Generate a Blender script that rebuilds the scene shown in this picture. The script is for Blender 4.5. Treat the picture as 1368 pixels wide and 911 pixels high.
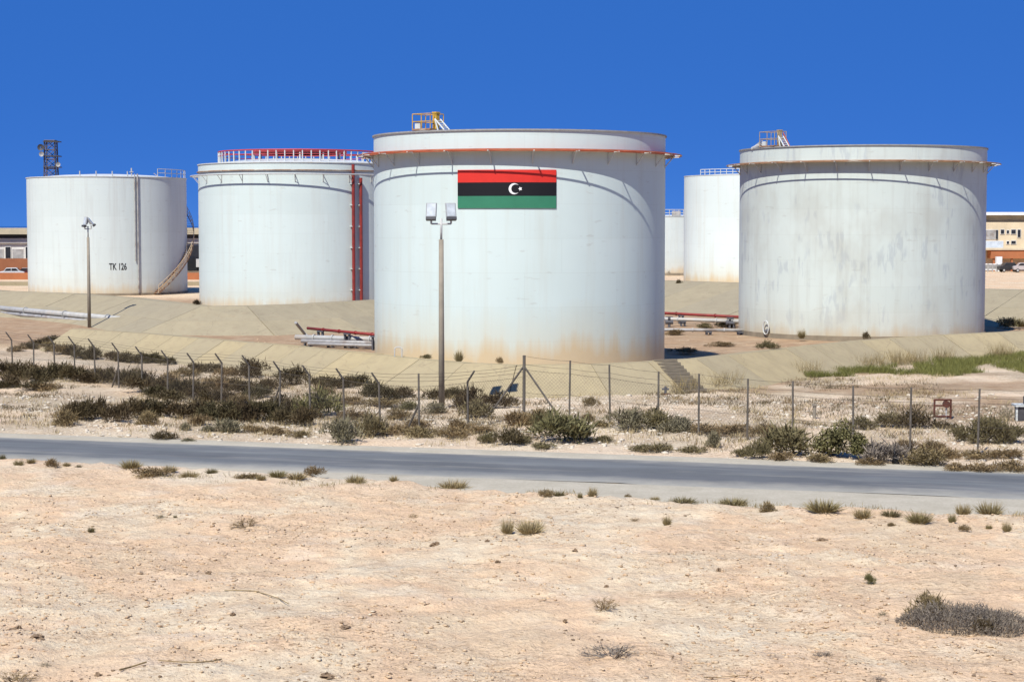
import bpy, math, random
import numpy as np
from mathutils import Vector, Matrix
R_ = math.radians
random.seed(7); np.random.seed(7)
for o in list(bpy.data.objects): bpy.data.objects.remove(o)
scene = bpy.context.scene
C = scene.collection
# ------------------------------------------------------------------ camera, sky, sun, exposure
CAM_H, FPX = 9.5, 2400.0
PITCH = math.atan(153.5/FPX)
cd = bpy.data.cameras.new('camera'); cam = bpy.data.objects.new('camera', cd); C.objects.link(cam)
cam.location = (0, 0, CAM_H); cam.rotation_euler = (math.pi/2-PITCH, 0, 0)
cd.sensor_width = 36; cd.lens = 36*FPX/1368; cd.clip_start = 0.5; cd.clip_end = 60000
scene.camera = cam
SUN_EL, SUN_AZ = R_(52), R_(25)          # behind the camera, 25 degrees to its left
sunv = Vector((-math.sin(SUN_AZ)*math.cos(SUN_EL), -math.cos(SUN_AZ)*math.cos(SUN_EL), math.sin(SUN_EL)))
w = bpy.data.worlds.new('World'); scene.world = w; w.use_nodes = True
nt = w.node_tree; nt.nodes.clear()
sky = nt.nodes.new('ShaderNodeTexSky'); sky.sky_type = 'NISHITA'; sky.sun_disc = False
sky.sun_elevation = SUN_EL; sky.sun_rotation = math.pi+SUN_AZ
sky.altitude = 8000; sky.air_density = 0.4; sky.dust_density = 0.0; sky.ozone_density = 10.0
hs = nt.nodes.new('ShaderNodeMix'); hs.data_type = 'RGBA'; hs.inputs[0].default_value = 0.80; hs.inputs[7].default_value = (0.26, 1.34, 4.95, 1)   # one even deep blue over the whole sky
bg = nt.nodes.new('ShaderNodeBackground'); bg.inputs['Strength'].default_value = 0.1
wo = nt.nodes.new('ShaderNodeOutputWorld')
nt.links.new(sky.outputs[0], hs.inputs[6]); nt.links.new(hs.outputs[2], bg.inputs[0]); nt.links.new(bg.outputs[0], wo.inputs[0])
sl = bpy.data.lights.new('sun', 'SUN'); sl.energy = 5.0; sl.angle = R_(0.53); sl.color = (1.0, 0.97, 0.915)
so = bpy.data.objects.new('sun', sl); C.objects.link(so); so.rotation_euler = sunv.to_track_quat('Z', 'Y').to_euler()
so.location = (-60, -60, 120)
vs = scene.view_settings; vs.view_transform = 'Standard'; vs.look = 'None'; vs.gamma = 1; vs.exposure = 0.33
scene.render.resolution_x = 1024; scene.render.resolution_y = 681

# ------------------------------------------------------------------ survey helpers: photo pixel -> point of the place
FW = Vector((0, math.cos(PITCH), -math.sin(PITCH))); UP = Vector((0, math.sin(PITCH), math.cos(PITCH)))
def ray(px, py): return FW*FPX + Vector((px-684, 0, 0)) + UP*(455.5-py)
def G(px, py, z=0.0):
    d = ray(px, py); t = (z-CAM_H)/d.z
    return Vector((d.x*t, d.y*t, z))
def DP(px, py, Y):
    d = ray(px, py); t = Y/d.y
    return Vector((d.x*t, Y, CAM_H+d.z*t))

# ------------------------------------------------------------------ noise (numpy)
def _h(i, j, s):
    n = (i*374761393 + j*668265263 + s*974711) & 0x7fffffff
    n = ((n ^ (n >> 13))*1274126177) & 0x7fffffff
    return ((n ^ (n >> 16)) & 0xffff)/65535.0
def vnoise(x, y, s=0):
    x = np.asarray(x, float); y = np.asarray(y, float)
    i = np.floor(x).astype(np.int64); j = np.floor(y).astype(np.int64)
    u = x-i; v = y-j; u = u*u*(3-2*u); v = v*v*(3-2*v)
    return (_h(i, j, s)*(1-u)+_h(i+1, j, s)*u)*(1-v) + (_h(i, j+1, s)*(1-u)+_h(i+1, j+1, s)*u)*v
def fbm(x, y, s=0, o=4):
    t = 0; a = 0.5; f = 1.0
    for k in range(o):
        t = t + a*(vnoise(np.asarray(x)*f, np.asarray(y)*f, s+k*17)-0.5); a *= 0.5; f *= 2.03
    return t
def sst(a, b, x):
    t = np.clip((np.asarray(x, float)-a)/(b-a), 0, 1); return t*t*(3-2*t)

# ------------------------------------------------------------------ mesh builder and tagging
class MB:
    def __init__(s): s.v = []; s.f = []
    def quad(s, *p):
        n = len(s.v); s.v += [tuple(q) for q in p]; s.f.append(tuple(range(n, n+len(p)))); return s
    def box(s, c, d, rz=0, rx=0, ry=0):
        m = Matrix.Rotation(rz, 3, 'Z') @ Matrix.Rotation(ry, 3, 'Y') @ Matrix.Rotation(rx, 3, 'X')
        n = len(s.v)
        for x in (-.5, .5):
            for y in (-.5, .5):
                for z in (-.5, .5):
                    s.v.append(tuple(Vector(c) + m @ Vector((x*d[0], y*d[1], z*d[2]))))
        for f in ((0,1,3,2),(4,6,7,5),(0,4,5,1),(2,3,7,6),(0,2,6,4),(1,5,7,3)): s.f.append(tuple(n+i for i in f))
        return s
    def tube(s, p, q, r, r2=None, n=8, caps=True):
        p = Vector(p); q = Vector(q); r2 = r if r2 is None else r2
        z = (q-p).normalized(); a = z.orthogonal().normalized(); b = z.cross(a); k = len(s.v)
        for i in range(n):
            t = 2*math.pi*i/n; d = a*math.cos(t)+b*math.sin(t)
            s.v.append(tuple(p+d*r)); s.v.append(tuple(q+d*r2))
        for i in range(n):
            j = (i+1) % n; s.f.append((k+2*i, k+2*j, k+2*j+1, k+2*i+1))
        if caps:
            s.f.append(tuple(k+2*i for i in range(n-1, -1, -1))); s.f.append(tuple(k+2*i+1 for i in range(n)))
        return s
    def path(s, pts, r, n=6):
        for a, b in zip(pts[:-1], pts[1:]): s.tube(a, b, r, r, n)
        return s
    def lathe(s, prof, n=128, closed=False):
        k = len(s.v); m = len(prof)
        for i in range(n):
            t = 2*math.pi*i/n; c, d = math.cos(t), math.sin(t)
            for r, z in prof: s.v.append((r*c, r*d, z))
        for i in range(n):
            j = (i+1) % n
            for q in range(m if closed else m-1):
                e = (q+1) % m
                s.f.append((k+i*m+q, k+j*m+q, k+j*m+e, k+i*m+e))
        return s
    def prism(s, poly, a, b):                      # polygon in XZ extruded along Y from a to b
        n = len(s.v); m = len(poly)
        for y in (a, b):
            for x, z in poly: s.v.append((x, y, z))
        s.f.append(tuple(range(n, n+m))); s.f.append(tuple(range(n+2*m-1, n+m-1, -1)))
        for i in range(m):
            j = (i+1) % m; s.f.append((n+i, n+m+i, n+m+j, n+j))
        return s
    def build(s, name, mat, parent=None, smooth=False, loc=None):
        me = bpy.data.meshes.new(name); me.from_pydata(s.v, [], s.f); me.update()
        if smooth: me.shade_smooth()
        return link(name, me, mat, parent, loc)
def link(name, me, mat, parent=None, loc=None):
    if mat is not None and not me.materials: me.materials.append(mat)
    o = bpy.data.objects.new(name, me); C.objects.link(o)
    if parent: o.parent = parent
    if loc is not None: o.location = loc
    return o
def tag(o, label=None, cat=None, group=None, kind=None):
    for k, v in (('label', label), ('category', cat), ('group', group), ('kind', kind)):
        if v: o[k] = v
    return o
def thing(name, label, cat, loc=(0,0,0), rz=0, group=None):
    o = bpy.data.objects.new(name, None); C.objects.link(o); o.empty_display_size = 0.3
    o.location = loc; o.rotation_euler = (0, 0, rz); return tag(o, label, cat, group)
def same(o, parent, loc=None, rz=None):
    c = o.copy(); C.objects.link(c); c.parent = parent
    if loc is not None: c.location = loc
    if rz is not None: c.rotation_euler = (0, 0, rz)
    return c

# ------------------------------------------------------------------ materials
class NM:
    def __init__(s, name, rough=0.8, spec=0.3):
        s.m = bpy.data.materials.new(name); s.m.use_nodes = True; s.t = s.m.node_tree
        s.b = s.t.nodes['Principled BSDF']; s.b.inputs['Roughness'].default_value = rough
        s.b.inputs['Specular IOR Level'].default_value = spec
    def n(s, ty, **kw):
        x = s.t.nodes.new(ty)
        for k, v in kw.items(): setattr(x, k, v)
        return x
    def l(s, a, b): s.t.links.new(a, b)
    def coord(s, scale=(1,1,1), out='Object', loc=(0,0,0)):
        tc = s.n('ShaderNodeTexCoord'); mp = s.n('ShaderNodeMapping'); mp.inputs['Scale'].default_value = scale; mp.inputs['Location'].default_value = loc
        s.l(tc.outputs[out], mp.inputs[0]); return mp.outputs[0]
    def noise(s, scale=1, detail=4, rough=0.55, vec=None, dist=0):
        x = s.n('ShaderNodeTexNoise'); x.inputs['Scale'].default_value = scale; x.inputs['Detail'].default_value = detail
        x.inputs['Roughness'].default_value = rough; x.inputs['Distortion'].default_value = dist
        if vec is not None: s.l(vec, x.inputs['Vector'])
        return x.outputs['Fac']
    def ramp(s, fac, stops):
        x = s.n('ShaderNodeValToRGB'); e = x.color_ramp.elements
        while len(e) < len(stops): e.new(0.5)
        for el, (p, c) in zip(e, stops):
            el.position = p; el.color = (*c, 1) if not isinstance(c, (int, float)) else (c, c, c, 1)
        s.l(fac, x.inputs[0]); return x.outputs[0]
    def mix(s, fac, a, b, mode='MIX'):
        x = s.n('ShaderNodeMix', data_type='RGBA', blend_type=mode)
        for sock, val in ((x.inputs[0], fac), (x.inputs[6], a), (x.inputs[7], b)):
            if isinstance(val, (int, float)): sock.default_value = val
            elif isinstance(val, tuple): sock.default_value = (*val, 1)
            else: s.l(val, sock)
        return x.outputs[2]
    def math(s, op, a, b=0.0, clamp=False):
        x = s.n('ShaderNodeMath', operation=op, use_clamp=clamp)
        for sock, val in zip(x.inputs, (a, b)):
            if isinstance(val, (int, float)): sock.default_value = val
            else: s.l(val, sock)
        return x.outputs[0]
    def bump(s, h, strength=0.3, dist=0.05, prev=None):
        x = s.n('ShaderNodeBump'); x.inputs['Strength'].default_value = strength; x.inputs['Distance'].default_value = dist
        s.l(h, x.inputs['Height'])
        if prev is not None: s.l(prev, x.inputs['Normal'])
        s.l(x.outputs[0], s.b.inputs['Normal']); return x.outputs[0]
    def col(s, c):
        if isinstance(c, tuple): s.b.inputs['Base Color'].default_value = (*c, 1)
        else: s.l(c, s.b.inputs['Base Color'])
        return s
def plain(name, c, rough=0.7, var=0.25, scale=3.0, spec=0.3, metal=0.0, grime=None, out='Object'):
    m = NM(name, rough, spec); v = m.coord(out=out)
    f = m.noise(scale, 6, 0.6, v)
    base = m.mix(m.ramp(f, [(0.3, 0.0), (0.7, 1.0)]), tuple(x*(1-var) for x in c), tuple(min(1, x*(1+var*0.5)) for x in c))
    if grime:
        g = m.noise(scale*0.35, 5, 0.7, v); base = m.mix(m.ramp(g, [(0.52, 0.0), (0.68, 1.0)]), base, grime)
    m.col(base); m.b.inputs['Metallic'].default_value = metal
    m.bump(m.noise(scale*12, 3, 0.6, v), 0.15, 0.01)
    return m.m

def tank_paint(name, white, dirt, dirt_amt, patch=None, base_stain=None, sz=0.5, H=15.0, seed=0, R=10.0):
    m = NM(name, 0.5, 0.35)
    v = m.coord(loc=(seed, seed*2, 0)); vs_ = m.coord((1.3, 1.3, 0.07), loc=(seed*3, 0, seed))
    big = m.noise(0.16, 4, 0.6, v); streak = m.noise(1.0, 6, 0.65, vs_)
    c = m.mix(m.ramp(big, [(0.35, 0.0), (0.7, 1.0)]), white, tuple(x*y for x, y in zip(white, (0.95, 0.955, 0.95))))
    c = m.mix(m.math('MULTIPLY', m.ramp(streak, [(0.5, 0.0), (0.75, 1.0)]), dirt_amt), c, dirt)
    sep = m.n('ShaderNodeSeparateXYZ'); tc = m.n('ShaderNodeTexCoord'); m.l(tc.outputs['Object'], sep.inputs[0])
    ang = m.math('ARCTAN2', sep.outputs[1], sep.outputs[0])
    cyl = m.n('ShaderNodeCombineXYZ'); m.l(m.math('MULTIPLY', ang, R), cyl.inputs[0]); m.l(sep.outputs[2], cyl.inputs[1])
    br = m.n('ShaderNodeTexBrick'); br.offset = 0.37; m.l(cyl.outputs[0], br.inputs['Vector'])
    br.inputs['Scale'].default_value = 1; br.inputs['Brick Width'].default_value = 6.1; br.inputs['Row Height'].default_value = 2.05
    br.inputs['Mortar Size'].default_value = 0.022; br.inputs['Mortar Smooth'].default_value = 0.5
    br.inputs['Color1'].default_value = (1,1,1,1); br.inputs['Color2'].default_value = (0.93,0.935,0.93,1); br.inputs['Mortar'].default_value = (0.86,0.85,0.83,1)
    c = m.mix(0.55, c, br.outputs['Color'], 'MULTIPLY')
    # scuffs: small short horizontal and vertical marks
    sc = m.noise(1.0, 3, 0.5, m.coord((0.9, 0.9, 3.2), loc=(9+seed, 4, 1)))
    c = m.mix(m.math('MULTIPLY', m.ramp(sc, [(0.66, 0.0), (0.72, 1.0)]), 0.22), c, (0.30, 0.27, 0.22))
    if patch:
        p1 = m.noise(1.0, 2, 0.4, m.coord((0.55, 0.55, 0.42), loc=(31+seed, 2, 5)))
        p2 = m.noise(1.0, 3, 0.6, m.coord((2.6, 2.6, 0.5), loc=(3+seed, 2, 5)))
        k = m.math('MULTIPLY', m.ramp(p1, [(0.53, 0.0), (0.59, 1.0)]), m.ramp(p2, [(0.49, 0.0), (0.58, 1.0)]))
        c = m.mix(m.math('MULTIPLY', k, 0.42), c, patch)
        p3 = m.noise(1.0, 4, 0.6, m.coord((0.22, 0.22, 0.16), loc=(7+seed, 8, 5)))
        c = m.mix(m.math('MULTIPLY', m.ramp(p3, [(0.5, 0.0), (0.66, 1.0)]), 0.35), c, (0.37, 0.36, 0.30))
    if base_stain:
        h = m.math('ADD', m.math('SUBTRACT', sep.outputs[2], sz), m.math('MULTIPLY', m.noise(1.0, 5, 0.7, m.coord((0.7, 0.7, 0.05), loc=(4, seed, 0))), 3.2))
        f1 = m.ramp(m.math('MULTIPLY', h, 1/8.0), [(0.2, 1.0), (0.56, 0.0)])
        c = m.mix(m.math('MULTIPLY', f1, 0.5), c, base_stain)
        f2 = m.ramp(m.math('MULTIPLY', h, 1/8.0), [(0.16, 1.0), (0.31, 0.0)])
        c = m.mix(m.math('MULTIPLY', f2, 0.6), c, tuple(x*y for x, y in zip(base_stain, (0.95, 0.72, 0.45))))
    m.col(c)
    b1 = m.bump(br.outputs['Fac'], -0.25, 0.02)
    m.bump(m.noise(0.5, 3, 0.5, v), 0.12, 0.12, b1)
    return m.m

M = {}
M['galv'] = plain('galvanised', (0.46, 0.46, 0.44), 0.5, 0.2, 4, 0.5)
M['greysteel'] = plain('grey_steel', (0.30, 0.30, 0.29), 0.6, 0.25, 4)
M['darksteel'] = plain('dark_steel', (0.06, 0.06, 0.065), 0.6, 0.3, 4)
M['postgrey'] = plain('weathered_post', (0.125, 0.11, 0.09), 0.8, 0.35, 3, grime=(0.10, 0.08, 0.06))
M['wire'] = plain('rusty_wire', (0.09, 0.075, 0.06), 0.8, 0.3, 3)
M['redpaint'] = plain('red_pipe_paint', (0.24, 0.032, 0.026), 0.55, 0.3, 2, grime=(0.15, 0.035, 0.025))
M['redrail'] = plain('red_rail_paint', (0.42, 0.045, 0.055), 0.6, 0.2, 2)
M['rustyellow'] = plain('rust_yellow_rail', (0.40, 0.31, 0.18), 0.7, 0.4, 4, grime=(0.26, 0.15, 0.08))
M['orangepaint'] = plain('orange_red_pipe_paint', (0.42, 0.10, 0.045), 0.6, 0.4, 1.5, grime=(0.34, 0.17, 0.09))
M['rust'] = plain('rusty_edge', (0.33, 0.19, 0.11), 0.8, 0.4, 1.5, grime=(0.5, 0.46, 0.38))
M['rustred'] = plain('rust_red', (0.11, 0.038, 0.024), 0.8, 0.4, 5)
M['yellow'] = plain('yellow_rail_paint', (0.55, 0.34, 0.05), 0.6, 0.3, 5, grime=(0.35, 0.18, 0.06))
M['whitepaint'] = plain('white_trim_paint', (0.55, 0.58, 0.56), 0.55, 0.15, 2, grime=(0.5, 0.46, 0.38))
M['whitepipe'] = plain('white_pipe_paint', (0.40, 0.395, 0.365), 0.5, 0.2, 1.5, grime=(0.45, 0.4, 0.33))
M['silverpipe'] = plain('dull_silver_pipe', (0.36, 0.35, 0.33), 0.5, 0.3, 1.5, grime=(0.22, 0.18, 0.15))
M['support'] = plain('pipe_support', (0.10, 0.10, 0.11), 0.8, 0.3, 3)
M['glassdark'] = plain('dark_window', (0.02, 0.022, 0.025), 0.15, 0.2, 2, 0.5)
M['black'] = plain('black_paint', (0.012, 0.012, 0.014), 0.6, 0.2, 3)
M['pole'] = plain('concrete_pole', (0.27, 0.235, 0.18), 0.85, 0.25, 1.2)
M['lampglass'] = plain('lamp_glass', (0.50, 0.54, 0.55), 0.2, 0.25, 3, 0.6)
M['lampbody'] = plain('lamp_body', (0.33, 0.34, 0.34), 0.5, 0.2, 4)
M['tyre'] = plain('tyre', (0.02, 0.02, 0.02), 0.9)

# ------------------------------------------------------------------ layout of road and dikes
RN = Vector((0.268, 0.9634)); RD = Vector((0.9634, -0.268))
S_NEAR, S_FAR = 64.7, 71.7
CREST = [(95, 439.5), (200, 446.5), (300, 455), (400, 463.5), (500, 474), (560, 480.5), (620, 485.5), (690, 488.5), (790, 487.5), (866, 484),
         (930, 480), (1050, 466), (1150, 455.5), (1260, 448), (1368, 443), (1500, 438)]
crest = [G(x, y, 1.6) for x, y in CREST]
cx_ = [p.x for p in crest]; cy_ = [p.y for p in crest]
def inside(x, y):
    return np.asarray(y, float) - np.interp(x, cx_, cy_)
def ground_h(x, y):
    x = np.asarray(x, float); y = np.asarray(y, float)
    s = RN.x*x + RN.y*y
    edge = np.interp(x, [-22, -12, -6, -1, 5, 12, 18], [64.3, 64.0, 63.4, 61.7, 61.1, 61.4, 61.9]) + 1.9*fbm(x*0.3, y*0.3, 5, 4) + 0.8*fbm(x*1.3, y*1.3, 6, 3)
    fore = sst(0.0, 1.3, edge-s)
    back = sst(72.2, 74.0, s)
    near_amt = np.where(y < 140, 1.0, 0.0)
    n1 = fbm(x*0.12, y*0.12, 1, 4); n2 = fbm(x*0.75, y*0.75, 9, 4); n3 = fbm(x*2.6, y*2.6, 21, 3)
    h = -0.06 + fore*(0.24 + 0.40*n1 + 0.24*n2 + 0.20*n3) + back*(0.10 + 0.35*n1 + 0.30*n2 + 0.10*n3)*near_amt
    ins = sst(0.0, 2.0, inside(x, y)) * sst(96, 99, y)
    return h*(1-ins) + ins*(0.38 + 0.10*n1 + 0.05*n2)
def gz(x, y): return float(ground_h(np.array([x]), np.array([y]))[0])

# ------------------------------------------------------------------ ground
def axis(segs):
    out = []
    for a, b, st in segs:
        n = max(1, int(round((b-a)/st))); out += [a+(b-a)*i/n for i in range(n)]
    out.append(segs[-1][1]); return np.array(out)
xs = axis([(-6000, -600, 900), (-600, -120, 60), (-120, -40, 4), (-40, -22, 0.6), (-22, 22, 0.2), (22, 44, 0.6), (44, 120, 4), (120, 600, 60), (600, 6000, 900)])
ys = axis([(-400, 20, 35), (20, 35, 1.5), (35, 63, 0.17), (63, 74, 0.4), (74, 104, 0.3), (104, 145, 0.9), (145, 300, 4), (300, 520, 20)])
X, Y = np.meshgrid(xs, ys)
Z = ground_h(X, Y)
nx, ny = len(xs), len(ys)
co = np.stack([X, Y, Z], -1).reshape(-1, 3)
idx = np.arange(nx*ny).reshape(ny, nx)
fc = np.stack([idx[:-1, :-1], idx[:-1, 1:], idx[1:, 1:], idx[1:, :-1]], -1).reshape(-1, 4)
me = bpy.data.meshes.new('ground')
me.vertices.add(len(co)); me.vertices.foreach_set('co', co.ravel())
me.loops.add(fc.size); me.loops.foreach_set('vertex_index', fc.ravel().astype(np.int32))
me.polygons.add(len(fc)); me.polygons.foreach_set('loop_start', np.arange(0, fc.size, 4, dtype=np.int32)); me.polygons.foreach_set('loop_total', np.full(len(fc), 4, np.int32))
me.update(); me.validate(); me.shade_smooth()
# soil kinds per place: R = reddish soil inside the bunds, G = white limestone crust, B = humus and litter below the scrub
S = RN.x*X + RN.y*Y
insd = inside(X, Y)
red = sst(0, 2, insd)*sst(97, 100, Y)*(1-sst(215, 235, Y))
red = np.maximum(red, sst(0.0, 0.15, fbm(X*0.09, Y*0.2, 44, 3))*sst(82, 88, Y)*(1-sst(0, 3, insd))*sst(6, 12, X))
wht = sst(71.5, 73.5, S)*(1-sst(-3, 0, insd))*np.clip(0.75+1.3*fbm(X*0.5, Y*0.5, 61, 3), 0, 1)
wht = np.maximum(wht, sst(58.5, 61.2, S+3*fbm(X*.4, Y*.4, 8, 3))*(S < 66)*np.clip(0.35+2*fbm(X*0.25, Y*0.25, 62, 3), 0, 1))
lit = sst(76, 80, Y)*(1-sst(-4, -1, insd))*np.clip(0.4+2.4*fbm(X*0.28, Y*0.28, 71, 4), 0, 1)
at = me.color_attributes.new('soil', 'FLOAT_COLOR', 'POINT')
ca = np.stack([red, wht, lit, np.ones_like(red)], -1).astype(np.float32)
at.data.foreach_set('color', ca.ravel())
m = NM('sandy_ground', 0.95, 0.1)
v = m.coord(); att = m.n('ShaderNodeVertexColor', layer_name='soil'); sp = m.n('ShaderNodeSeparateColor'); m.l(att.outputs[0], sp.inputs[0])
n1 = m.noise(0.14, 5, 0.62, v, 0.6); n2 = m.noise(0.9, 6, 0.65, v); n3 = m.noise(7.0, 5, 0.7, v)
c = m.ramp(n1, [(0.32, (0.66, 0.525, 0.345)), (0.46, (0.72, 0.515, 0.325)), (0.55, (0.71, 0.58, 0.39)), (0.70, (0.66, 0.585, 0.43))])
c = m.mix(m.ramp(n2, [(0.35, 0.55), (0.62, 0.0)]), c, (0.53, 0.36, 0.215))
c = m.mix(m.ramp(m.noise(0.45, 4, 0.6, m.coord(loc=(40, 3, 0))), [(0.55, 0.0), (0.72, 0.55)]), c, (0.68, 0.58, 0.44))
c = m.mix(m.math('MULTIPLY', sp.outputs[1], 0.7), c, (0.66, 0.57, 0.43))
c = m.mix(m.math('MULTIPLY', sp.outputs[0], m.ramp(n2, [(0.3, 1.0), (0.75, 0.5)])), c, (0.27, 0.17, 0.095))
c = m.mix(m.math('MULTIPLY', sp.outputs[2], m.ramp(n3, [(0.35, 0.9), (0.6, 0.35)])), c, (0.21, 0.165, 0.10))
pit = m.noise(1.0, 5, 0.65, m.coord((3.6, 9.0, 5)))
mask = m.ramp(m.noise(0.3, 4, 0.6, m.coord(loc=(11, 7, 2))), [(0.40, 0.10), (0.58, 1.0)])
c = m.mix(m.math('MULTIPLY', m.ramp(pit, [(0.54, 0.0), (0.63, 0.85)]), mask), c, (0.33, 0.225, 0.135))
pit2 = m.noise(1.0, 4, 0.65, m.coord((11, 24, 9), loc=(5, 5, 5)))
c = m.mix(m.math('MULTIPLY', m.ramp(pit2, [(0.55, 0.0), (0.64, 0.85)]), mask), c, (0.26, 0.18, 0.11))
c = m.mix(m.ramp(n3, [(0.38, 0.3), (0.58, 0.0)]), c, (0.40, 0.28, 0.175))
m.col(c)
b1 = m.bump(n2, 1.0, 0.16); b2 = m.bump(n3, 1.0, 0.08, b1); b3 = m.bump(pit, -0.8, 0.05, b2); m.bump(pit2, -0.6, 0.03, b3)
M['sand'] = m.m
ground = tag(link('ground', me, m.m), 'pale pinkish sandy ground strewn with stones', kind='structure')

m = NM('asphalt', 0.85, 0.25); v = m.coord()
lane = m.noise(1.0, 4, 0.6, m.coord((0.03, 0.9, 1)))
c = m.mix(m.ramp(m.noise(0.25, 5, 0.65, v), [(0.3, 0.0), (0.7, 1.0)]), (0.075, 0.081, 0.079), (0.130, 0.136, 0.132))
c = m.mix(m.ramp(lane, [(0.42, 0.35), (0.6, 0.0)]), c, (0.12, 0.122, 0.128))
c = m.mix(m.ramp(m.noise(14, 3, 0.7, v), [(0.45, 0.3), (0.6, 0.0)]), c, (0.12, 0.12, 0.12))
sep = m.n('ShaderNodeSeparateXYZ'); m.l(v, sep.inputs[0])
ed = m.math('ABSOLUTE', sep.outputs[1])
ed = m.math('ADD', ed, m.math('MULTIPLY', m.math('SUBTRACT', m.noise(0.6, 5, 0.7, v), 0.5), 1.6))
c = m.mix(m.ramp(m.math('MULTIPLY', ed, 0.2), [(0.40, 0.0), (0.70, 0.92)]), c, (0.36, 0.335, 0.27))
c = m.mix(m.ramp(m.noise(0.5, 5, 0.7, m.coord((0.15, 1.2, 1), loc=(3, 9, 0))), [(0.50, 0.0), (0.70, 0.6)]), c, (0.30, 0.285, 0.245))
c = m.mix(m.ramp(m.noise(1.0, 5, 0.7, m.coord((0.05, 0.5, 1), loc=(8, 2, 0))), [(0.45, 0.0), (0.65, 0.55)]), c, (0.17, 0.182, 0.18))
m.col(c); m.bump(m.noise(40, 3, 0.7, v), 0.35, 0.01); M['asphalt'] = m.m
rz_road = math.atan2(RD.y, RD.x)
def strip(name, s0, s1, z, mat, L=420, seg=210, jit=0.0, sd=0, drop0=0.0):
    b = MB(); k = 8; cen = (s0+s1)/2
    for i in range(seg+1):
        t = -L/2+L*i/seg
        for j in range(k+1):
            y = (s0-cen) + (s1-s0)*j/k
            if j in (0, k): y += jit*2*float(fbm(t*0.35, j*3.1, sd, 3))
            zz = -0.06 if j in (0, k) else 0.02*(1-(2*j/k-1)**2)
            b.v.append((t, y, zz))
    for i in range(seg):
        for j in range(k):
            a = i*(k+1)+j; b.f.append((a, a+k+1, a+k+2, a+1))
    o = b.build(name, mat, smooth=True); p = RN*cen
    o.location = (p.x, p.y, z); o.rotation_euler = (0, 0, rz_road); return o
m = NM('pale_gravel_shoulder', 0.95, 0.1); v = m.coord()
c = m.mix(m.ramp(m.noise(0.6, 6, 0.7, v), [(0.3, 0.0), (0.7, 1.0)]), (0.35, 0.315, 0.235), (0.47, 0.425, 0.33))
c = m.mix(m.ramp(m.noise(9, 4, 0.7, v), [(0.42, 0.35), (0.58, 0.0)]), c, (0.30, 0.26, 0.2))
m.col(c); m.bump(m.noise(12, 4, 0.7, v), 0.5, 0.02); M['shoulder'] = m.m
tag(strip('road_shoulder', 60.4, 65.2, -0.012, M['shoulder'], jit=0.3, sd=3), 'pale gravel shoulder along the near side of the road', kind='structure')
tag(strip('road_shoulder', 71.2, 73.2, -0.012, M['shoulder'], jit=0.5, sd=5), 'pale gravel verge along the far side of the road', kind='structure')
tag(strip('road', S_NEAR, S_FAR, 0.03, M['asphalt'], jit=0.55, sd=9), 'worn grey asphalt road crossing in front of the tanks', kind='structure')

# sea behind the terminal
m = NM('sea_water', 0.12, 0.5); m.col((0.015, 0.05, 0.12)); m.bump(m.noise(0.05, 6, 0.7, m.coord()), 0.4, 1.0); M['sea'] = m.m
b = MB(); b.quad((-40000, 515, 0), (40000, 515, 0), (40000, 50000, 0), (-40000, 50000, 0)); so_ = b.build('sea', M['sea'], loc=(0, 0, -0.8)); tag(so_, 'deep blue sea on the horizon behind the terminal', kind='structure')

# ------------------------------------------------------------------ concrete-lined embankments
def concrete(name, c, seed):
    m = NM(name, 0.9, 0.15); v = m.coord(loc=(seed, seed, 0)); oi = m.n('ShaderNodeObjectInfo')
    k = m.ramp(m.noise(0.5, 6, 0.65, v), [(0.3, 0.0), (0.72, 1.0)])
    cc = m.mix(k, tuple(x*0.86 for x in c), tuple(x*1.08 for x in c))
    cc = m.mix(m.math('MULTIPLY', oi.outputs['Random'], 0.38), cc, (0.25, 0.225, 0.165))
    cc = m.mix(m.ramp(m.noise(1.0, 5, 0.7, m.coord((1.6, 1.6, 0.25), loc=(seed, 3, 0))), [(0.52, 0.0), (0.72, 0.5)]), cc, (0.25, 0.19, 0.12))
    vo = m.n('ShaderNodeTexVoronoi', feature='DISTANCE_TO_EDGE'); vo.inputs['Scale'].default_value = 0.28; wv = m.n('ShaderNodeMix', data_type='VECTOR'); wv.inputs[0].default_value = 0.25
    nz = m.n('ShaderNodeTexNoise'); nz.inputs['Scale'].default_value = 1.3; m.l(v, nz.inputs['Vector']); m.l(m.coord(out='Object', loc=(seed, 2, 0)), wv.inputs[4]); m.l(nz.outputs['Color'], wv.inputs[5])
    geo = m.n('ShaderNodeNewGeometry'); wv2 = m.n('ShaderNodeVectorMath', operation='ADD'); m.l(geo.outputs['Position'], wv2.inputs[0]); m.l(nz.outputs['Color'], wv2.inputs[1]); m.l(wv2.outputs[0], vo.inputs['Vector'])
    cc = m.mix(m.ramp(vo.outputs['Distance'], [(0.002, 0.32), (0.009, 0.0)]), cc, (0.14, 0.11, 0.075))
    cc = m.mix(m.ramp(m.noise(9, 3, 0.7, v), [(0.42, 0.16), (0.55, 0.0)]), cc, (0.25, 0.22, 0.17))
    m.col(cc); m.bump(m.noise(5, 5, 0.7, v), 0.3, 0.02); return m.m
M['slab'] = concrete('concrete_slab', (0.375, 0.303, 0.17), 1)
M['slab2'] = concrete('concrete_slab_grey', (0.34, 0.286, 0.178), 5)
M['core'] = plain('embankment_core', (0.24, 0.20, 0.14), 0.95, 0.3, 1.0)
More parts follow.
